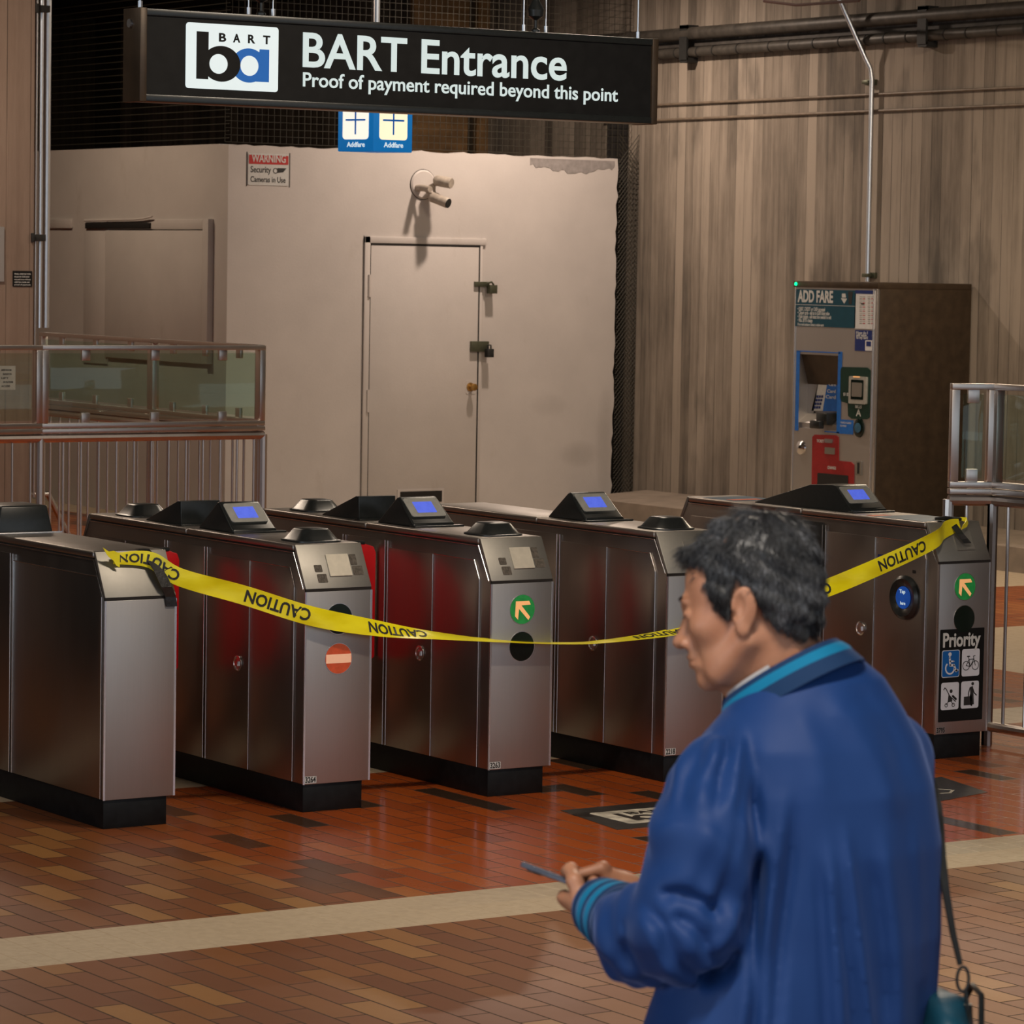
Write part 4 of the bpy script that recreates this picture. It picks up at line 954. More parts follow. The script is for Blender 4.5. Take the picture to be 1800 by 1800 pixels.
# dark green surround with note acceptor
q = [mp(u, v) for u, v in ((1480, 645), (1525, 646), (1530, 651), (1528, 733), (1524, 737), (1497, 736), (1491, 731), (1490, 709), (1480, 706), (1477, 700), (1478, 650))]
o = poly(FM, [(-p.y, p.z) for p in q], 'green_dark', vm, 'note_surround', .0, .006); o.data.transform(VT); ns_ = o
mpl('note_acceptor', 1496, 661, 1525, 711, 'screen_frame', .01, .004, .02, ns_); mpl('acceptor_slot', 1500, 667, 1521, 703, 'dark_lens', .006, .024, .002, ns_); mpl('acceptor_slot', 1502, 672, 1519, 698, 'steel_worn', .01, .0255, .004, ns_)
mpl('acceptor_light', 1504, 661, 1515, 664, 'amber', .002, .024, .003, ns_)
mtx('BILLS', .03, 1504, 717, 1515, 'print_white', ns_, .007); mtx('A', .07, 1505, 731, 1514, 'print_white', ns_, .007); mtx('$1 $5', .03, 1483, 695, 1493, 'print_white', ns_, .007)
mpl('blue_label', 1474, 737, 1499, 764, 'blue', .004)
mtx('TOUCH CARD', .02, 1476, 744, 1496, 'print_white', vm, .0035, .005); mtx('TO PAY', .02, 1476, 750, 1488, 'print_white', vm, .0035, .005)
a = mp(1510, 752); m = MB(); m.M = FM; m.loft([[(-a.y+x_*.8, a.z+y_, h) for x_, y_ in ring_pts(0, 0, r, 28)] for r, h in ((.072, 0), (.068, .012), (.05, .016))]); o = m.build('card_reader', 'dark_lens', vm); o.data.transform(VT)
m = MB(); m.M = FM; m.prism([(-a.y+x_, a.z+y_) for x_, y_ in ring_pts(0, 0, .036, 20)], .0165, .018, 2); o = m.build('reader_symbol', 'sticker_blue', vm); o.data.transform(VT)
a = mp(1408, 787); m = MB(); m.M = FM; m.loft([[(-a.y+x_, a.z+y_, h) for x_, y_ in ring_pts(0, 0, r, 24)] for r, h in ((.055, 0), (.05, .012), (.03, .02), (.01, .03))]); o = m.build('lock', 'steel_bright', vm); o.data.transform(VT)
q = [mp(u, v) for u, v in ((1432, 764), (1470, 765), (1474, 769), (1474, 810), (1496, 812), (1501, 817), (1500, 905), (1426, 905), (1428, 768))]
o = poly(FM, [(-p.y, p.z) for p in q], 'sign_red', vm, 'ticket_surround', 0, .006); o.data.transform(VT); ts_ = o
MT['red_print'] = plain('red_print', (.27, .010, .012), .4); o.data.materials[0] = MT['red_print']
mtx('TICKET', .03, 1436, 777, 1449, 'print_white', ts_, .007); mtx('CHANGE', .03, 1455, 824, 1470, 'print_white', ts_, .007)
mpl('ticket_slot', 1451, 771, 1465, 779, 'steel_bright', .003, .006, .008, ts_); mpl('ticket_slot', 1451, 786, 1468, 799, 'steel_worn', .003, .006, .006, ts_)
mpl('change_tray', 1438, 831, 1490, 900, 'gap', .006, .006, .004, ts_)
mpl('coin_slot', 1505, 810, 1514, 836, 'steel_worn', .004, 0, .008); mpl('coin_slot', 1508, 813, 1511, 833, 'gap', .002, .008, .002)
a = mp(1400, 499); m = MB(); m.lathe((XM-.004, a.y, a.z), [(.014, 0), (.012, .006), (.0, .009)], 16, 'x'); o = m.build('indicator_led', 'green_led', vm); o.data.transform(VT)

# ------------------------------------------------------------------ floor decals
def decal(u_pts, label):
    P_ = [onZ(u, v, 0) for u, v in u_pts]; m = MB(); m.prism([(p.x, p.y) for p in P_], 0, .0015, 2); o = m.build('floor_decal', 'decal_black', smooth=False); return tag(o, label, 'floor sticker')
fd = decal([(985, 1425), (1085, 1459), (1290, 1440), (1190, 1406)], 'worn black and white floor sticker with station emblem, left of the man')
FF = frame((1.72, -.86, .0015), (.0, 1, 0), (-1, 0, 0)); FF = frame((1.80, -.80, .0016), (1, 0, 0), (0, 1, 0))
MT['decal_white'] = plain('decal_white', (.50, .46, .38), .45, 0, .5, 14)
plate(FF, 0, .42, 0, .28, 'decal_white', fd, 'emblem_panel', .02, 0, .0006)
for (a0, cx_) in ((0, .15), (0, .25)): annulus(FF, cx_, .10, .028, .055, 'decal_black' if cx_ < .2 else 'sticker_blue', fd, 'emblem', .0008, .0006)
poly(FF, [(.07, .05), (.10, .05), (.10, .22), (.07, .22)], 'decal_black', fd, 'emblem', .0008, .0006); poly(FF, [(.29, .05), (.32, .05), (.32, .15), (.29, .15)], 'sticker_blue', fd, 'emblem', .0008, .0006)
lettering('BART', .07, FF, .13, .18, 'decal_black', fd, .22, .02, lift=.0012)
fd2 = decal([(1560, 1380), (1640, 1411), (1736, 1393), (1655, 1366)], 'worn black floor sticker right of the man, before the Priority gate')
F2 = frame((3.30, -.80, .0016), (1, 0, 0), (0, 1, 0)); stroke(F2, [(-.02, .0), (.05, .04), (.10, .03), (.16, .08), (.12, .14)], .012, 'decal_white', fd2, 'scuffed_print', .0004)

# ------------------------------------------------------------------ the man in the blue jacket
FH = Vector((math.sin(YAW), math.cos(YAW), 0)); DM = 5.0
MO = CAM+FH*DM+_r*.4095; MO.z = 0
def Lc(u, v, y=0):
    """point of the man's own frame (x right, y away, z up)"""
    d = _ray(u, v); P = CAM+d*((DM+y)/d.dot(FH)); D = P-MO
    return np.array((D.dot(_r), D.dot(FH), P.z))
man = thing('person', 'man in a blue jacket with cyan collar stripes looking down at a phone', 'person', tuple(MO), -YAW)

def surface_nets(fn, lo, hi, h):
    lo = np.array(lo, float); n = np.ceil((np.array(hi)-lo)/h).astype(int)+1
    ax = [lo[i]+h*np.arange(n[i]) for i in range(3)]
    F = np.empty(n, np.float32)
    for k in range(n[0]):
        Y, Z = np.meshgrid(ax[1], ax[2], indexing='ij'); P = np.stack([np.full_like(Y, ax[0][k]), Y, Z], -1).reshape(-1, 3)
        F[k] = fn(P).reshape(n[1], n[2])
    S = F < 0; m = n-1
    acc = np.zeros((*m, 3), np.float32); cnt = np.zeros(m, np.float32)
    for axis in range(3):
        o1, o2 = [a for a in range(3) if a != axis]
        for i in (0, 1):
            for j in (0, 1):
                s0 = [None]*3; s1 = [None]*3
                s0[axis] = slice(0, m[axis]); s1[axis] = slice(1, m[axis]+1)
                s0[o1] = s1[o1] = slice(i, i+m[o1]); s0[o2] = s1[o2] = slice(j, j+m[o2])
                a, b = F[tuple(s0)], F[tuple(s1)]; c = (a < 0) != (b < 0)
                t = np.where(c, a/np.where(c, a-b, 1), 0)
                acc[..., axis] += np.where(c, t, 0); acc[..., o1] += np.where(c, i, 0); acc[..., o2] += np.where(c, j, 0); cnt += c
    act = cnt > 0; idx = -np.ones(m, np.int64); idx[act] = np.arange(act.sum())
    ii = np.argwhere(act); V = lo+h*(ii+acc[act]/cnt[act][:, None]); Q = []
    for axis in range(3):
        o1, o2 = [(1, 2), (2, 0), (0, 1)][axis]
        s0 = [slice(1, m[a]) for a in range(3)]; s1 = list(s0); s0[axis] = slice(0, m[axis]); s1[axis] = slice(1, m[axis]+1)
        a, b = S[tuple(s0)], S[tuple(s1)]; e = np.argwhere(a != b); sg = a[tuple(e.T)]
        base = e.copy(); base += np.array([0 if k == axis else 1 for k in range(3)])
        def cell(d1, d2):
            c = base.copy(); c[:, o1] -= d1; c[:, o2] -= d2; return idx[c[:, 0], c[:, 1], c[:, 2]]
        q = np.stack([cell(1, 1), cell(0, 1), cell(0, 0), cell(1, 0)], 1); q[~sg] = q[~sg][:, ::-1]; Q.append(q)
    Q = np.concatenate(Q); Q = Q[(Q >= 0).all(1)]
    return V, Q
def np_mesh(name, V, Q, mat, parent=None):
    me = bpy.data.meshes.new(name); me.from_pydata(V.tolist(), [], Q.tolist()); me.materials.append(MT[mat] if isinstance(mat, str) else mat)
    me.polygons.foreach_set('use_smooth', [True]*len(me.polygons)); me.update()
    o = bpy.data.objects.new(name, me); COL.objects.link(o)
    if parent: o.parent = parent
    return o
def ell(c, r, R=None):
    c, r = np.array(c, float), np.array(r, float)
    def f(P):
        q = P-c
        if R is not None: q = q @ R
        k0 = np.linalg.norm(q/r, axis=1); k1 = np.linalg.norm(q/(r*r), axis=1)+1e-9; return k0*(k0-1)/k1
    return f
def cap(a, b, ra, rb=None):
    a, b = np.array(a, float), np.array(b, float); rb = ra if rb is None else rb; ab = b-a; L2 = ab@ab+1e-12
    def f(P):
        t = np.clip(((P-a)@ab)/L2, 0, 1); return np.linalg.norm(P-a-t[:, None]*ab, axis=1)-(ra+(rb-ra)*t)
    return f
def smin(a, b, k): h_ = np.clip(.5+.5*(b-a)/k, 0, 1); return b*(1-h_)+a*h_-k*h_*(1-h_)
def smax(a, b, k): return -smin(-a, -b, k)
def combine(ops):
    def f(P):
        d = None
        for op, g, k in ops:
            v = g(P); d = v if d is None else (smin(d, v, k) if op == '+' else smax(d, -v, k))
        return d
    return f
def rot(axis, deg):
    return np.array(Matrix.Rotation(math.radians(deg), 3, axis))

# --- skin colours
def skin_mat():
    m, n, l, b = new_mat('skin')
    f = noise(n, l, (18, 18, 18), 4); g = noise(n, l, (220, 220, 220), 3)
    c = ramp(n, l, f, [(.3, (.45, .195, .108)), (.7, (.55, .26, .15))])
    l.new(c, b.inputs['Base Color']); b.inputs['Roughness'].default_value = .48
    b.inputs['Subsurface Weight'].default_value = .12; b.inputs['Subsurface Radius'].default_value = (.01, .004, .002); b.inputs['Subsurface Scale'].default_value = .5
    bump(n, l, b, g, .15, .001); return m
MT['skin'] = skin_mat()
def jacket_mat(name, c0, c1, rough=.46):
    m, n, l, b = new_mat(name)
    f = noise(n, l, (7, 7, 4), 3); w = noise(n, l, (700, 700, 700), 2)
    l.new(ramp(n, l, f, [(.3, c0), (.7, c1)]), b.inputs['Base Color']); b.inputs['Roughness'].default_value = rough
    b.inputs['Sheen Weight'].default_value = .25; b.inputs['Specular IOR Level'].default_value = .35; b.inputs['Sheen Roughness'].default_value = .4; b.inputs['Sheen Tint'].default_value = (.35, .5, 1, 1)
    bump(n, l, b, w, .10, .0006); return m
MT['jacket'] = jacket_mat('blue_satin', (.006, .038, .162), (.009, .048, .192), .62)
MT['rib_navy'] = jacket_mat('rib_navy', (.004, .030, .095), (.006, .036, .11), .8)
MT['rib_cyan'] = jacket_mat('rib_cyan', (.0, .17, .33), (.0, .20, .38), .8)
MT['shirt'] = plain('shirt_grey', (.50, .47, .46), .8)
MT['trouser'] = plain('trouser_dark', (.03, .03, .035), .8)
MT['bag_teal'] = plain('bag_teal', (.005, .06, .10), .5, 0, .35, 12)
def hair_mat():
    m, n, l, b = new_mat('hair')
    f = noise(n, l, (260, 260, 60), 4, .7); g = noise(n, l, (14, 14, 14), 3)
    v = maths(n, l, 'ADD', maths(n, l, 'MULTIPLY', f, .75), maths(n, l, 'MULTIPLY', g, .45))
    l.new(ramp(n, l, v, [(.46, (.014, .013, .013)), (.62, (.045, .045, .048)), (.80, (.20, .205, .225))]), b.inputs['Base Color'])
    b.inputs['Roughness'].default_value = .42; return m
MT['hair'] = hair_mat()

# --- head (own frame: face towards -x, his left side towards -y)
HS = .95
Hrot = rot('Z', -18) @ rot('Y', -12) @ rot('X', -4)
H0 = Lc(1313, 1066, .0)
def to_head(P): return ((P-H0) @ Hrot)/HS
def from_head(P): return (np.asarray(P)*HS) @ Hrot.T + H0
hops = [('+', ell((.018, 0, .045), (.094, .075, .090)), 0), ('+', ell((-.030, 0, .032), (.056, .062, .066)), .03), ('+', ell((-.038, 0, -.030), (.053, .056, .068)), .03),
        ('+', ell((-.040, 0, -.080), (.046, .045, .032)), .022), ('+', ell((-.078, 0, -.100), (.018, .020, .018)), .02)]
for s in (1, -1):
    hops += [('+', cap((.004, s*.052, -.050), (-.050, s*.034, -.094), .018, .014), .024), ('+', ell((-.056, s*.040, -.020), (.024, .020, .018)), .022),
             ('+', cap((-.084, s*.030, .022), (-.090, 0, .017), .0095, .008), .014), ('-', ell((-.104, s*.034, .002), (.020, .019, .014)), .014),
             ('+', ell((-.079, s*.032, .001), (.013, .015, .0105)), .005), ('-', cap((-.094, s*.022, -.0005), (-.084, s*.046, -.002), .0012), .002)]
hops += [('+', cap((-.078, 0, .004), (-.088, 0, -.036), .012, .017), .012), ('+', cap((-.086, 0, .008), (-.110, 0, -.034), .0085, .0105), .012), ('+', ell((-.1125, 0, -.037), (.0125, .012, .0105)), .006)]
for s in (1, -1): hops += [('+', ell((-.099, s*.0135, -.040), (.012, .0085, .0085)), .006), ('-', ell((-.106, s*.006, -.0475), (.004, .003, .003)), .003)]
hops += [('+', ell((-.080, 0, -.065), (.021, .030, .021)), .014)]
for s in (1, -1):
    hops += [('+', cap((-.1005, 0, -.0625), (-.092, s*.020, -.0675), .0052, .0035), .005), ('+', cap((-.0985, 0, -.0735), (-.091, s*.018, -.0710), .0058, .0038), .005),
             ('-', cap((-.108, 0, -.0675), (-.090, s*.026, -.0695), .0018), .003), ('-', cap((-.096, s*.022, -.036), (-.080, s*.040, -.072), .0035), .010),
             ('-', ell((-.094, s*.036, -.060), (.012, .010, .012)), .014)]
for s in (1, -1):
    er = rot('X', s*-12) @ rot('Y', 14)
    hops += [('+', ell((.016, s*.080, -.004), (.020, .0075, .034), er), .006), ('+', ell((.008, s*.074, -.034), (.010, .007, .012)), .008),
             ('-', ell((.010, s*.090, .0), (.0105, .0095, .021), er), .005), ('-', ell((-.001, s*.086, -.012), (.006, .010, .008)), .004)]
headf = combine(hops)
nb0 = Lc(1352, 1110, .0); nb1 = Lc(1392, 1195, .01); adam = Lc(1298, 1190, .02)
neckf = combine([('+', cap(nb0, nb1, .060, .066), 0), ('+', cap(Lc(1300, 1160, .015), Lc(1345, 1250, .03), .036, .05), .03)])
def body_top(P):
    return smin(headf(to_head(P))*HS, neckf(P), .022)
corners = np.array([from_head((x, y, z)) for x in (-.13, .12) for y in (-.1, .1) for z in (-.13, .15)])
lo = corners.min(0)-.01; hi = corners.max(0)+.01; lo[2] = min(lo[2], Lc(1392, 1275, 0)[2]); hi[0] = max(hi[0], nb1[0]+.075); hi[1] = max(hi[1], .11)
V1, Q1 = surface_nets(body_top, lo, hi, .0028)
# --- hands, built in the phone's frame
pc = Lc(996, 1549, .135); pn = np.array((.34, .17, .92)); pn /= np.linalg.norm(pn)
e1 = np.array((-.70, .70, 0)); e1 -= pn*(e1@pn); e1 /= np.linalg.norm(e1); e2 = np.cross(pn, e1); e2 = -e2 if e2[0] < 0 else e2
PM = np.stack([e1, e2, pn], 1)                                       # columns
def ph(a, b_, c): return pc+PM@np.array((a, b_, c))
def chain(pts, rs, k=.004): return [('+', cap(pts[i], pts[i+1], rs[i], rs[i+1]), k) for i in range(len(pts)-1)]
wl = Lc(1046, 1594, .055)
lh = [('+', ell(ph(-.050, -.006, -.026), (.040, .036, .016), PM), 0), ('+', cap(ph(-.085, -.012, -.030), wl, .024, .027), .02), ('+', ell(ph(-.074, -.032, -.020), (.026, .018, .017), PM), .014)]
lh += chain([ph(-.078, -.038, -.018), ph(-.060, -.048, .004), ph(-.036, -.038, .017), ph(-.012, -.022, .0135)], [.0135, .0115, .0105, .0080], .006)
for i, (aa, L_) in enumerate(((-.058, .84), (-.038, .96), (-.018, 1.0), (.002, .93))):
    lh += chain([ph(aa, .008, -.022), ph(aa+.008, .034*L_, -.022), ph(aa+.010, .048, -.006), ph(aa+.006, .040, .0125)], [.0100, .0092, .0085, .0070], .0035)
lhf = combine(lh)
V2, Q2 = surface_nets(lhf, np.minimum(ph(0, 0, 0), wl)-.12, np.maximum(ph(0, 0, 0), wl)+.12, .0024)
wr = Lc(1118, 1592, .170)
k0, k1 = Lc(1098, 1568, .165), Lc(1070, 1548, .150)
rh = [('+', cap(wr, k0, .026, .026), 0), ('+', cap(k0, k1, .024, .020), .02)]
ft = Lc(1057, 1531, .135)
dv = np.array((0, 1, 0))
for i in range(4):
    o_ = dv*(.019*i-.012); top_ = k1+o_+np.array((.010, 0, .012))
    if i == 0: rh += chain([k1+o_, ft+np.array((0, 0, .004)), ph(-.012, .0, .0125)], [.010, .0092, .0075], .005)
    else: rh += chain([k1+o_, ft+o_+np.array((.004, 0, .006-.003*i)), ft+o_+np.array((-.018, 0, -.014))], [.0100, .0092, .0078], .005)
rh += chain([k0+np.array((-.01, -.018, -.01)), k1+np.array((-.012, -.026, -.012)), ft+np.array((-.012, -.020, -.012))], [.013, .011, .0085], .006)
rhf = combine(rh); mn = np.minimum(wr, ft); mx_ = np.maximum(wr, ft)
V3, Q3 = surface_nets(rhf, mn-.06, mx_+np.array((.05, .12, .06)), .0026)

# --- torso and limbs; shoulder axis turned into the picture
AL = math.radians(37); sax = np.array((math.cos(AL), math.sin(AL), 0)); fax = np.array((-math.sin(AL), math.cos(AL), 0))
LV = [(1150, 1430, .0, .066, .056), (1190, 1434, .0, .108, .086), (1240, 1432, .0, .137, .110), (1300, 1424, .0, .178, .132), (1380, 1432, .0, .192, .147), (1480, 1438, .0, .197, .154), (1640, 1424, .0, .207, .163),
      (1800, 1392, .0, .233, .172), (1960, 1388, .0, .230, .172), (2060, 1388, .0, .205, .160)]
tz = np.array([Lc(u, v, y)[2] for v, u, y, a, b_ in LV])[::-1]; tx = np.array([Lc(u, v, y)[0] for v, u, y, a, b_ in LV])[::-1]
ta = np.array([q[3] for q in LV])[::-1]; tb = np.array([q[4] for q in LV])[::-1]
def torso(P, shrink=0):
    z = P[:, 2]; cx_ = np.interp(z, tz, tx); a = np.interp(z, tz, ta)-shrink; b_ = np.interp(z, tz, tb)-shrink
    q = P.copy(); q[:, 0] -= cx_; s = q@sax; t = q@fax
    r = np.sqrt((s/a)**2+(t/b_)**2+1e-9); d = (r-1)*np.minimum(a, b_)*.9
    return np.maximum(d, np.maximum(z-tz[-1], tz[0]-z))
ls = Lc(1268, 1392, -.095); lu = Lc(1246, 1485, -.135); le = Lc(1206, 1628, -.150); lf = Lc(1132, 1642, -.060); lw = Lc(1112, 1628, -.028)
rs_ = Lc(1556, 1335, .120); re_ = Lc(1548, 1600, .190); rw = Lc(1140, 1600, .185)
FOLDS = [  # long soft folds of the jacket: points, width, height (negative: crease)
    ([(1318, 1300), (1322, 1420), (1326, 1540), (1322, 1660), (1316, 1800), (1310, 1980)], .011, -.016),
    ([(1372, 1370), (1362, 1480), (1340, 1600), (1318, 1700), (1285, 1850)], .013, .010),
    ([(1392, 1400), (1384, 1520), (1366, 1640), (1350, 1800), (1340, 1980)], .010, -.008),
    ([(1448, 1470), (1458, 1580), (1466, 1700), (1474, 1860)], .010, .009), ([(1430, 1500), (1438, 1620), (1444, 1760), (1450, 1900)], .009, -.007),
    ([(1478, 1440), (1492, 1540), (1506, 1640), (1524, 1780), (1530, 1950)], .009, .010), ([(1464, 1560), (1486, 1700), (1496, 1850)], .008, -.007),
    ([(1546, 1440), (1562, 1560), (1578, 1700), (1584, 1900)], .014, .007), ([(1524, 1500), (1544, 1640), (1556, 1800)], .011, -.006),
    ([(1612, 1440), (1624, 1600), (1628, 1800)], .012, .005), ([(1450, 1215), (1500, 1270), (1548, 1350), (1580, 1440)], .018, .006), ([(1395, 1235), (1430, 1310), (1440, 1400)], .018, .004),
    ([(1500, 1200), (1560, 1280), (1600, 1370)], .014, -.004),
    ([(1300, 1275), (1292, 1340), (1282, 1410)], .009, .009), ([(1282, 1290), (1262, 1350), (1246, 1420)], .009, -.009), ([(1262, 1296), (1232, 1350), (1214, 1420)], .010, .006),
    ([(1240, 1310), (1205, 1360), (1192, 1410)], .008, -.005), ([(1304, 1330), (1290, 1440), (1262, 1540), (1240, 1590)], .010, -.008),
    ([(1150, 1552), (1186, 1546), (1226, 1560), (1262, 1590)], .010, -.016), ([(1170, 1580), (1210, 1598), (1240, 1640), (1252, 1680)], .010, -.010),
    ([(1128, 1566), (1160, 1600), (1180, 1650), (1214, 1690), (1262, 1700)], .011, -.012), ([(1118, 1580), (1140, 1630), (1165, 1680), (1200, 1716)], .010, .007),
    ([(1096, 1600), (1100, 1650), (1114, 1700)], .008, -.008), ([(1290, 1640), (1270, 1690), (1220, 1722)], .012, -.012), ([(1300, 1560), (1275, 1620), (1230, 1650)], .013, .007)]
FL_ = [(np.array([Lc(u, v, -.1)[[0, 2]] for u, v in pts]), w, h) for pts, w, h in FOLDS]
def folds(P):
    X2 = P[:, [0, 2]]; out = np.zeros(len(P))
    for pl, w, h in FL_:
        lo_ = pl.min(0)-4*w; hi_ = pl.max(0)+4*w; m = ((X2 > lo_) & (X2 < hi_)).all(1) & (P[:, 1] < .16)
        if not m.any(): continue
        q = X2[m]; best = np.full(len(q), 9.); tt = np.zeros(len(q)); N = len(pl)-1
        for i in range(N):
            a, b_ = pl[i], pl[i+1]; ab = b_-a; t = np.clip(((q-a)@ab)/(ab@ab), 0, 1); dd = np.linalg.norm(q-a-t[:, None]*ab, axis=1); c = dd < best; best[c] = dd[c]; tt[c] = (i+t[c])/N
        env = np.clip(np.minimum(tt, 1-tt)*5+.12, 0, 1)
        out[m] += h*env*np.exp(-(best/w)**2)
    return out
def jacket(P):
    z = P[:, 2]; s = P@sax; t = P@fax
    d = torso(P)
    lowz = np.clip((1.50-z)/.35, 0, 1)
    d = d-.0035*lowz*np.sin(s*58+2.2*np.sin(z*4.2+1)+1.2*np.sin(t*14))-.003*lowz*np.sin(s*27+z*6+.6)
    arm = smin(cap(ls, lu, .080, .080)(P), smin(cap(lu, le, .080, .076)(P), smin(cap(le, lf, .074, .070)(P), cap(lf, lw, .068, .052)(P), .03), .03), .03)
    arm = arm-.0025*np.sin(P[:, 0]*55+P[:, 2]*70+3*np.sin(P[:, 1]*30))-.002*np.sin(P[:, 0]*120-P[:, 2]*60+P[:, 1]*50)
    d = smin(d, arm, .016)
    ra = smin(cap(rs_, re_, .072, .068)(P), cap(re_, rw, .064, .044)(P), .03)
    d = smin(d, ra, .03)
    return d-folds(P)
# open neck hole under the collar
nkc = Lc(1390, 1165, .0)
def jacket2(P): return smax(jacket(P), -ell(nkc, (.062, .060, .055))(P), .01)
V4, Q4 = surface_nets(jacket2, (-.42, -.32, tz[0]-.01), (.30, .42, tz[-1]+.03), .0052)
jk = np_mesh('jacket', V4, Q4, 'jacket', man); jk['label'] = 'blue satin jacket'
# --- the hidden body, coarse, and joined with head and hands as one skin
hipz = tz[0]+.10
def under(P):
    d = torso(P, .05); d = smin(d, cap(ls, lu, .05, .045)(P), .02); d = smin(d, cap(lu, le, .045, .042)(P), .02); d = smin(d, cap(le, wl, .040, .026)(P), .02)
    d = smin(d, cap(rs_, re_, .05, .042)(P), .02); d = smin(d, cap(re_, wr, .040, .026)(P), .02); d = smin(d, cap(nb1, (nb1[0]+.01, .01, nb1[2]-.12), .062, .09)(P), .03)
    for s in (-1, 1):
        hp_ = np.array((-.005, 0, hipz))+sax*s*.095; kn = hp_+fax*.06*(1 if s > 0 else .2)-np.array((0, 0, .40)); an = kn-fax*(.06 if s > 0 else .12)-np.array((0, 0, .36))
        an[2] = .085; d = smin(d, smin(cap(hp_, kn, .085, .055)(P), cap(kn, an, .052, .036)(P), .02), .02)
        d = smin(d, cap(an-np.array((0, 0, .045)), an+fax*.15-np.array((0, 0, .055)), .034, .026)(P), .02)
    return d
V5, Q5 = surface_nets(under, (-.45, -.35, .0), (.32, .42, tz[-1]+.0), .013)
Vs, Qs, off_ = [], [], 0
for Vx, Qx in ((V1, Q1), (V2, Q2), (V3, Q3), (V5, Q5)): Vs.append(Vx); Qs.append(Qx+off_); off_ += len(Vx)
body = np_mesh('body', np.concatenate(Vs), np.concatenate(Qs), 'skin', man)
# --- trousers and shoes
def trousers(P):
    d = None
    for s in (-1, 1):
        hp_ = np.array((-.005, 0, hipz))+sax*s*.095; kn = hp_+fax*.06*(1 if s > 0 else .2)-np.array((0, 0, .40)); an = kn-fax*(.06 if s > 0 else .12)-np.array((0, 0, .36)); an[2] = .10
        v = smin(cap(hp_, kn, .105, .078)(P), cap(kn, an, .076, .064)(P), .02); d = v if d is None else smin(d, v, .02)
    d = smin(d, ell((-.005, 0, hipz+.02), (.17, .14, .12))(P), .03)
    return np.maximum(d, .045-P[:, 2])-.003*np.sin(P[:, 2]*40+P[:, 0]*30)
V6, Q6 = surface_nets(trousers, (-.36, -.32, .02), (.32, .42, hipz+.17), .011); np_mesh('trousers', V6, Q6, 'trouser', man)
for s in (-1, 1):
    hp_ = np.array((-.005, 0, hipz))+sax*s*.095; kn = hp_+fax*.06*(1 if s > 0 else .2)-np.array((0, 0, .40)); an = kn-fax*(.06 if s > 0 else .12)-np.array((0, 0, .36)); an[2] = .06
    f = combine([('+', cap(an, an+fax*.17-np.array((0, 0, .018)), .046, .040), 0), ('+', cap(an-fax*.03, an+np.array((0, 0, .03)), .042, .042), .02)])
    g_ = lambda P, f=f: np.maximum(f(P), .0-P[:, 2]+.001)
    V7, Q7 = surface_nets(g_, np.minimum(an, an+fax*.2)-.08, np.maximum(an, an+fax*.2)+.08, .007); np_mesh('shoe', V7, Q7, 'blackmatte', man)

# --- hair: a cap cut along the hairline with strands laid over it
hx = [-.13, -.080, -.062, -.050, -.034, -.022, -.012, -.002, .012, .026, .040, .056, .080, .13]
hz = [.100, .090, .070, .034, .006, -.008, -.018, .024, .040, .020, -.016, -.042, -.062, -.066]
capf = combine([('+', ell((.024, 0, .048), (.097, .082, .093)), 0), ('+', ell((.052, 0, -.004), (.066, .068, .072)), .02), ('+', ell((-.050, 0, .080), (.042, .052, .020)), .03), ('+', ell((-.020, 0, .02), (.048, .073, .05)), .02)])
def hair_lump(p): return .0032*np.sin(p[:, 0]*95+3*np.sin(p[:, 1]*60)+p[:, 2]*40)+.0022*np.sin(p[:, 1]*150+p[:, 0]*70)+.0018*np.sin(p[:, 2]*170+p[:, 0]*130)
def hairf(P):
    p = to_head(P); zl = np.interp(p[:, 0], hx, hz)+.003*np.sin(p[:, 0]*400+p[:, 1]*200)
    return smax(capf(p)-hair_lump(p), (zl-p[:, 2]), .008)*HS
V8, Q8 = surface_nets(hairf, lo-.02, hi+.02, .0034)
rng = np.random.default_rng(5)
NST = 9000
tri = V8[Q8[:, 0]]*0; ctr = V8[Q8].mean(1); nrm = np.cross(V8[Q8[:, 1]]-V8[Q8[:, 0]], V8[Q8[:, 2]]-V8[Q8[:, 0]]); nrm /= np.linalg.norm(nrm, axis=1)[:, None]+1e-9
hc = to_head(ctr); outw = (capf(hc) > -.014)
pick = rng.choice(np.where(outw)[0], NST); root_ = ctr[pick]; nr_ = nrm[pick]
if ((root_-from_head((.02, 0, .04)))*nr_).sum(1).mean() < 0: nr_ = -nr_
crown = from_head((.045, .01, .147)); flow = root_-crown
fwd_ = from_head((-1, 0, 0))-from_head((0, 0, 0)); hh = to_head(root_)
flow = flow/(np.linalg.norm(flow, axis=1)[:, None]+.02)+np.where(hh[:, :1] < .0, 1, 0)*fwd_*.5*np.clip(hh[:, 2:3]*10, 0, 1)
dwn = from_head((0, 0, -1))-from_head((0, 0, 0)); flow = flow+dwn*np.clip(.9-hh[:, 2:3]*9, 0, 1)
flow += rng.normal(0, .22, flow.shape); flow -= nr_*(flow*nr_).sum(1)[:, None]; flow /= np.linalg.norm(flow, axis=1)[:, None]+1e-9
ln = rng.uniform(.012, .026, (NST, 1)); ln = np.where(hh[:, 2:3] > .09, ln*1.35, ln); ln = np.where(hh[:, 2:3] < .0, ln*.7, ln); side_ = np.cross(flow, nr_)
rings = []
for k, (t, up_, w) in enumerate(((0, -.002, .00042), (.35, .0022, .00046), (.7, .0036, .00036), (1.0, .0030, .00006))):
    c = root_+flow*ln*t+nr_*(up_-.25*ln*t*t+.0012*t*rng.normal(0, 1, (NST, 1)))
    rings.append(np.stack([c+side_*w, c-side_*w, c+nr_*w*1.3], 1))
SV = np.stack(rings, 1).reshape(-1, 3); SQ = []
b0 = np.arange(NST)*12
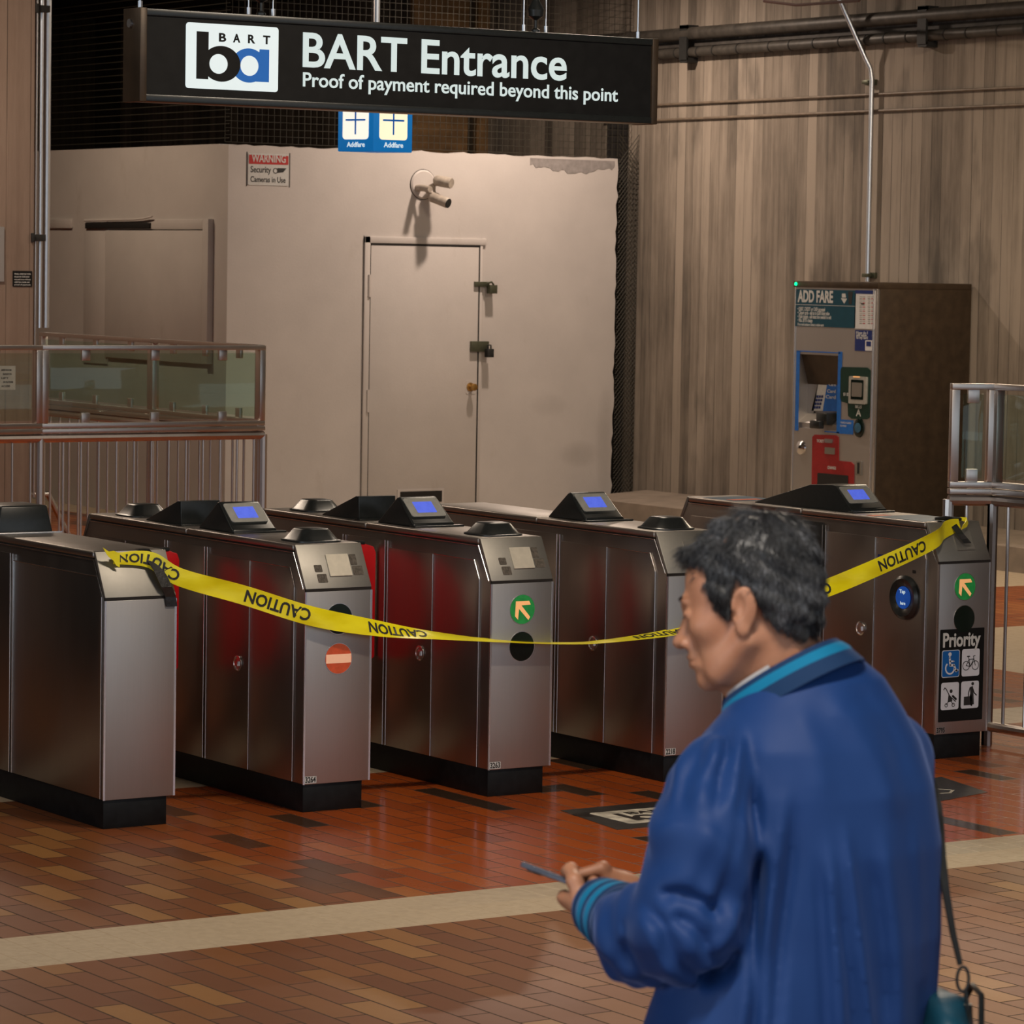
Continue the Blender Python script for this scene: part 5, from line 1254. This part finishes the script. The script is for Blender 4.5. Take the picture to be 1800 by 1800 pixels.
for k in range(3):
    for j in range(3): jn = (j+1) % 3; SQ.append(np.stack([b0+3*k+j, b0+3*k+jn, b0+3*k+3+jn, b0+3*k+3+j], 1))
SQ = np.concatenate(SQ)
hair = np_mesh('hair', np.concatenate([V8, SV]), np.concatenate([Q8, SQ+len(V8)]), 'hair', man); hair['label'] = 'short dark greying hair'
# eyebrows and eyes
mb = MB()
for s in (1, -1):
    for k in range(26):
        t = k/25; p = from_head((-.0985+.012*t*t+.0, s*(.014+.034*t), .024+.004*math.sin(t*2.6))); q = from_head((-.098+.016*t, s*(.020+.036*t), .028+.003*math.sin(t*2.6))); mb.tube([p, q], [.0012, .0004], 4)
mb.build('eyebrow', 'hair', man)
for s in (1, -1):
    mb = MB(); c_ = from_head((-.0835, s*.033, .0)); mb.tube([from_head((-.0915, s*.024, -.0012)), from_head((-.0920, s*.033, -.0022)), from_head((-.0875, s*.043, -.0022))], [.0007, .0013, .0006], 6); mb.build('eyelash_line', 'print_black', man)

# --- stand collar: navy, cyan stripe, navy; pale shirt collar inside it
cc = Lc(1374, 1186, .0); CA = np.array((.066, -.048, .052)); CB = np.array((-.046, -.060, -.006)); cn = np.cross(CA, CB); cn /= np.linalg.norm(cn); cn = -cn if cn[2] < 0 else cn
def collar(name, h0, h1, g0, g1, mat, a0=-150, a1=172, th=.005, n=44, parent=man):
    rings = []
    for k in range(n+1):
        a = math.radians(a0+(a1-a0)*k/n); d_ = CA*math.cos(a)+CB*math.sin(a); u_ = d_/np.linalg.norm(d_)
        def pt(h, g, o): return tuple(cc+d_*(1+g)+cn*h+u_*o)
        rings.append([pt(h0, g0, 0), pt((h0+h1)/2, (g0+g1)/2, .0015), pt(h1, g1, 0), pt(h1, g1, -th), pt(h0, g0, -th)])
    m = MB(); m.loft(rings); return m.build(name, mat, parent, smooth=True, ang=50)
c1_ = collar('collar', -.040, .006, .24, .02, 'rib_navy'); c1_['label'] = 'navy and cyan ribbed collar'
collar('collar_stripe', -.018, -.002, .150, .075, 'rib_cyan', th=.003, parent=c1_)
def rib(name, h0, h1, g0, g1): pass
collar('shirt_collar', -.030, .012, -.02, -.09, 'shirt', 70, 200, .003)
# --- cuffs
def cuff(p, q, r0, r1, hand):
    p, q = np.array(p), np.array(q); ax_ = (q-p); L_ = np.linalg.norm(ax_); ax_ = ax_/L_
    bands = [('rib_navy', 0, .22), ('rib_navy', .22, .34), ('rib_cyan', .34, .52), ('rib_navy', .52, .62), ('rib_cyan', .62, .82), ('rib_navy', .82, 1.0)]
    root = None
    for k, (mat, t0, t1) in enumerate(bands):
        m = MB(); tt = [t0, (t0+t1)/2, t1]; rr = [r0+(r1-r0)*t for t in tt]; rr[1] += .0022
        m.tube([p+ax_*L_*t for t in tt], rr, 40); o = m.build('cuff' if root is None else 'cuff_band', mat, root or man, ang=80)
        if root is None: root = o; o['label'] = 'navy cuff with cyan bands'
    return root
cuff(Lc(1106, 1625, -.020), Lc(1048, 1592, .062), .0580, .0425, 'l')
cuff(rw, rw+(wr-rw)*.9, .046, .036, 'r')
# --- phone held in his left hand
phn = thing('phone', 'thin dark phone held in the man\'s left hand', 'phone', tuple(MO), -YAW)
Fp = Matrix(((e1[0], e2[0], pn[0], pc[0]), (e1[1], e2[1], pn[1], pc[1]), (e1[2], e2[2], pn[2], pc[2]), (0, 0, 0, 1)))
m = MB(); m.M = Fp; m.prism(rrect(.146, .072, .010), -.0042, .0042, 2); m.build('case', plain('phone_metal', (.30, .33, .42), .25, .7), phn, .0015)
m = MB(); m.M = Fp; m.prism(rrect(.140, .066, .008), .0042, .0048, 2); m.build('glass', 'black', phn)
m = MB(); m.M = Fp; m.prism(rrect(.016, .022, .004, cx=.056, cy=-.015), -.0062, -.0042, 2); m.build('camera_bump', 'black', phn)
# --- shoulder bag with strap on his right side
bag = thing('shoulder_bag', 'teal bag hanging on a black strap behind the man\'s hip', 'bag', tuple(MO), -YAW)
bc = Lc(1655, 1850, .02)
bagf = lambda P: (smax(ell(bc, (.050, .115, .105))(P), -(bc[2]+.085-P[:, 2])*-1 if False else P[:, 2]-(bc[2]+.092), .02)-.003*np.sin(P[:, 1]*60+P[:, 2]*50)-.002*np.sin(P[:, 0]*90+P[:, 2]*80))
V9, Q9 = surface_nets(bagf, bc-.14, bc+.14, .005); np_mesh('pouch', V9, Q9, 'bag_teal', bag)
m = MB(); m.tube([bc+np.array((.045, -.09, .05)), bc+np.array((.052, -.03, .092)), bc+np.array((.05, .05, .09)), bc+np.array((.03, .10, .03))], .0045, 8); m.build('piping', 'black', bag)
sp = [Lc(1540, 1260, .24), Lc(1600, 1320, .22), Lc(1634, 1370, .16), Lc(1645, 1415, .10), Lc(1650, 1455, .04), Lc(1654, 1505, .0), Lc(1663, 1570, -.02), Lc(1675, 1640, -.02), Lc(1688, 1696, -.02)]
m = MB(); rings = []
for k, p in enumerate(sp):
    p = np.array(p); tg = np.array(sp[min(k+1, len(sp)-1)])-np.array(sp[max(k-1, 0)]); tg /= np.linalg.norm(tg); w_ = np.array((.85, .5, 0)) ; w_ -= tg*(w_@tg); w_ /= np.linalg.norm(w_); n__ = np.cross(tg, w_)
    hw_ = [.010, .010, .010, .0095, .0085, .008, .0062, .005, .004][k]
    rings.append([tuple(p-w_*hw_-n__*.0015), tuple(p+w_*hw_-n__*.0015), tuple(p+w_*hw_+n__*.0015), tuple(p-w_*hw_+n__*.0015)])
m.loft(rings); m.build('strap', 'blackmatte', bag)
m = MB(); a_ = Lc(1688, 1700, -.02); b_ = Lc(1697, 1742, -.02); ctr_ = (a_+b_)/2
lp_ = [ctr_+np.array((.0085*math.cos(t), 0, .018*math.sin(t))) for t in np.linspace(0, 2*math.pi, 25)]; m.tube(lp_, .0024, 8, False)
m.tube([b_, Lc(1702, 1775, -.02)], .003, 8); m.tube([Lc(1702, 1765, -.02), Lc(1703, 1800, -.02)], .006, 8); m.build('clip', 'black', bag)
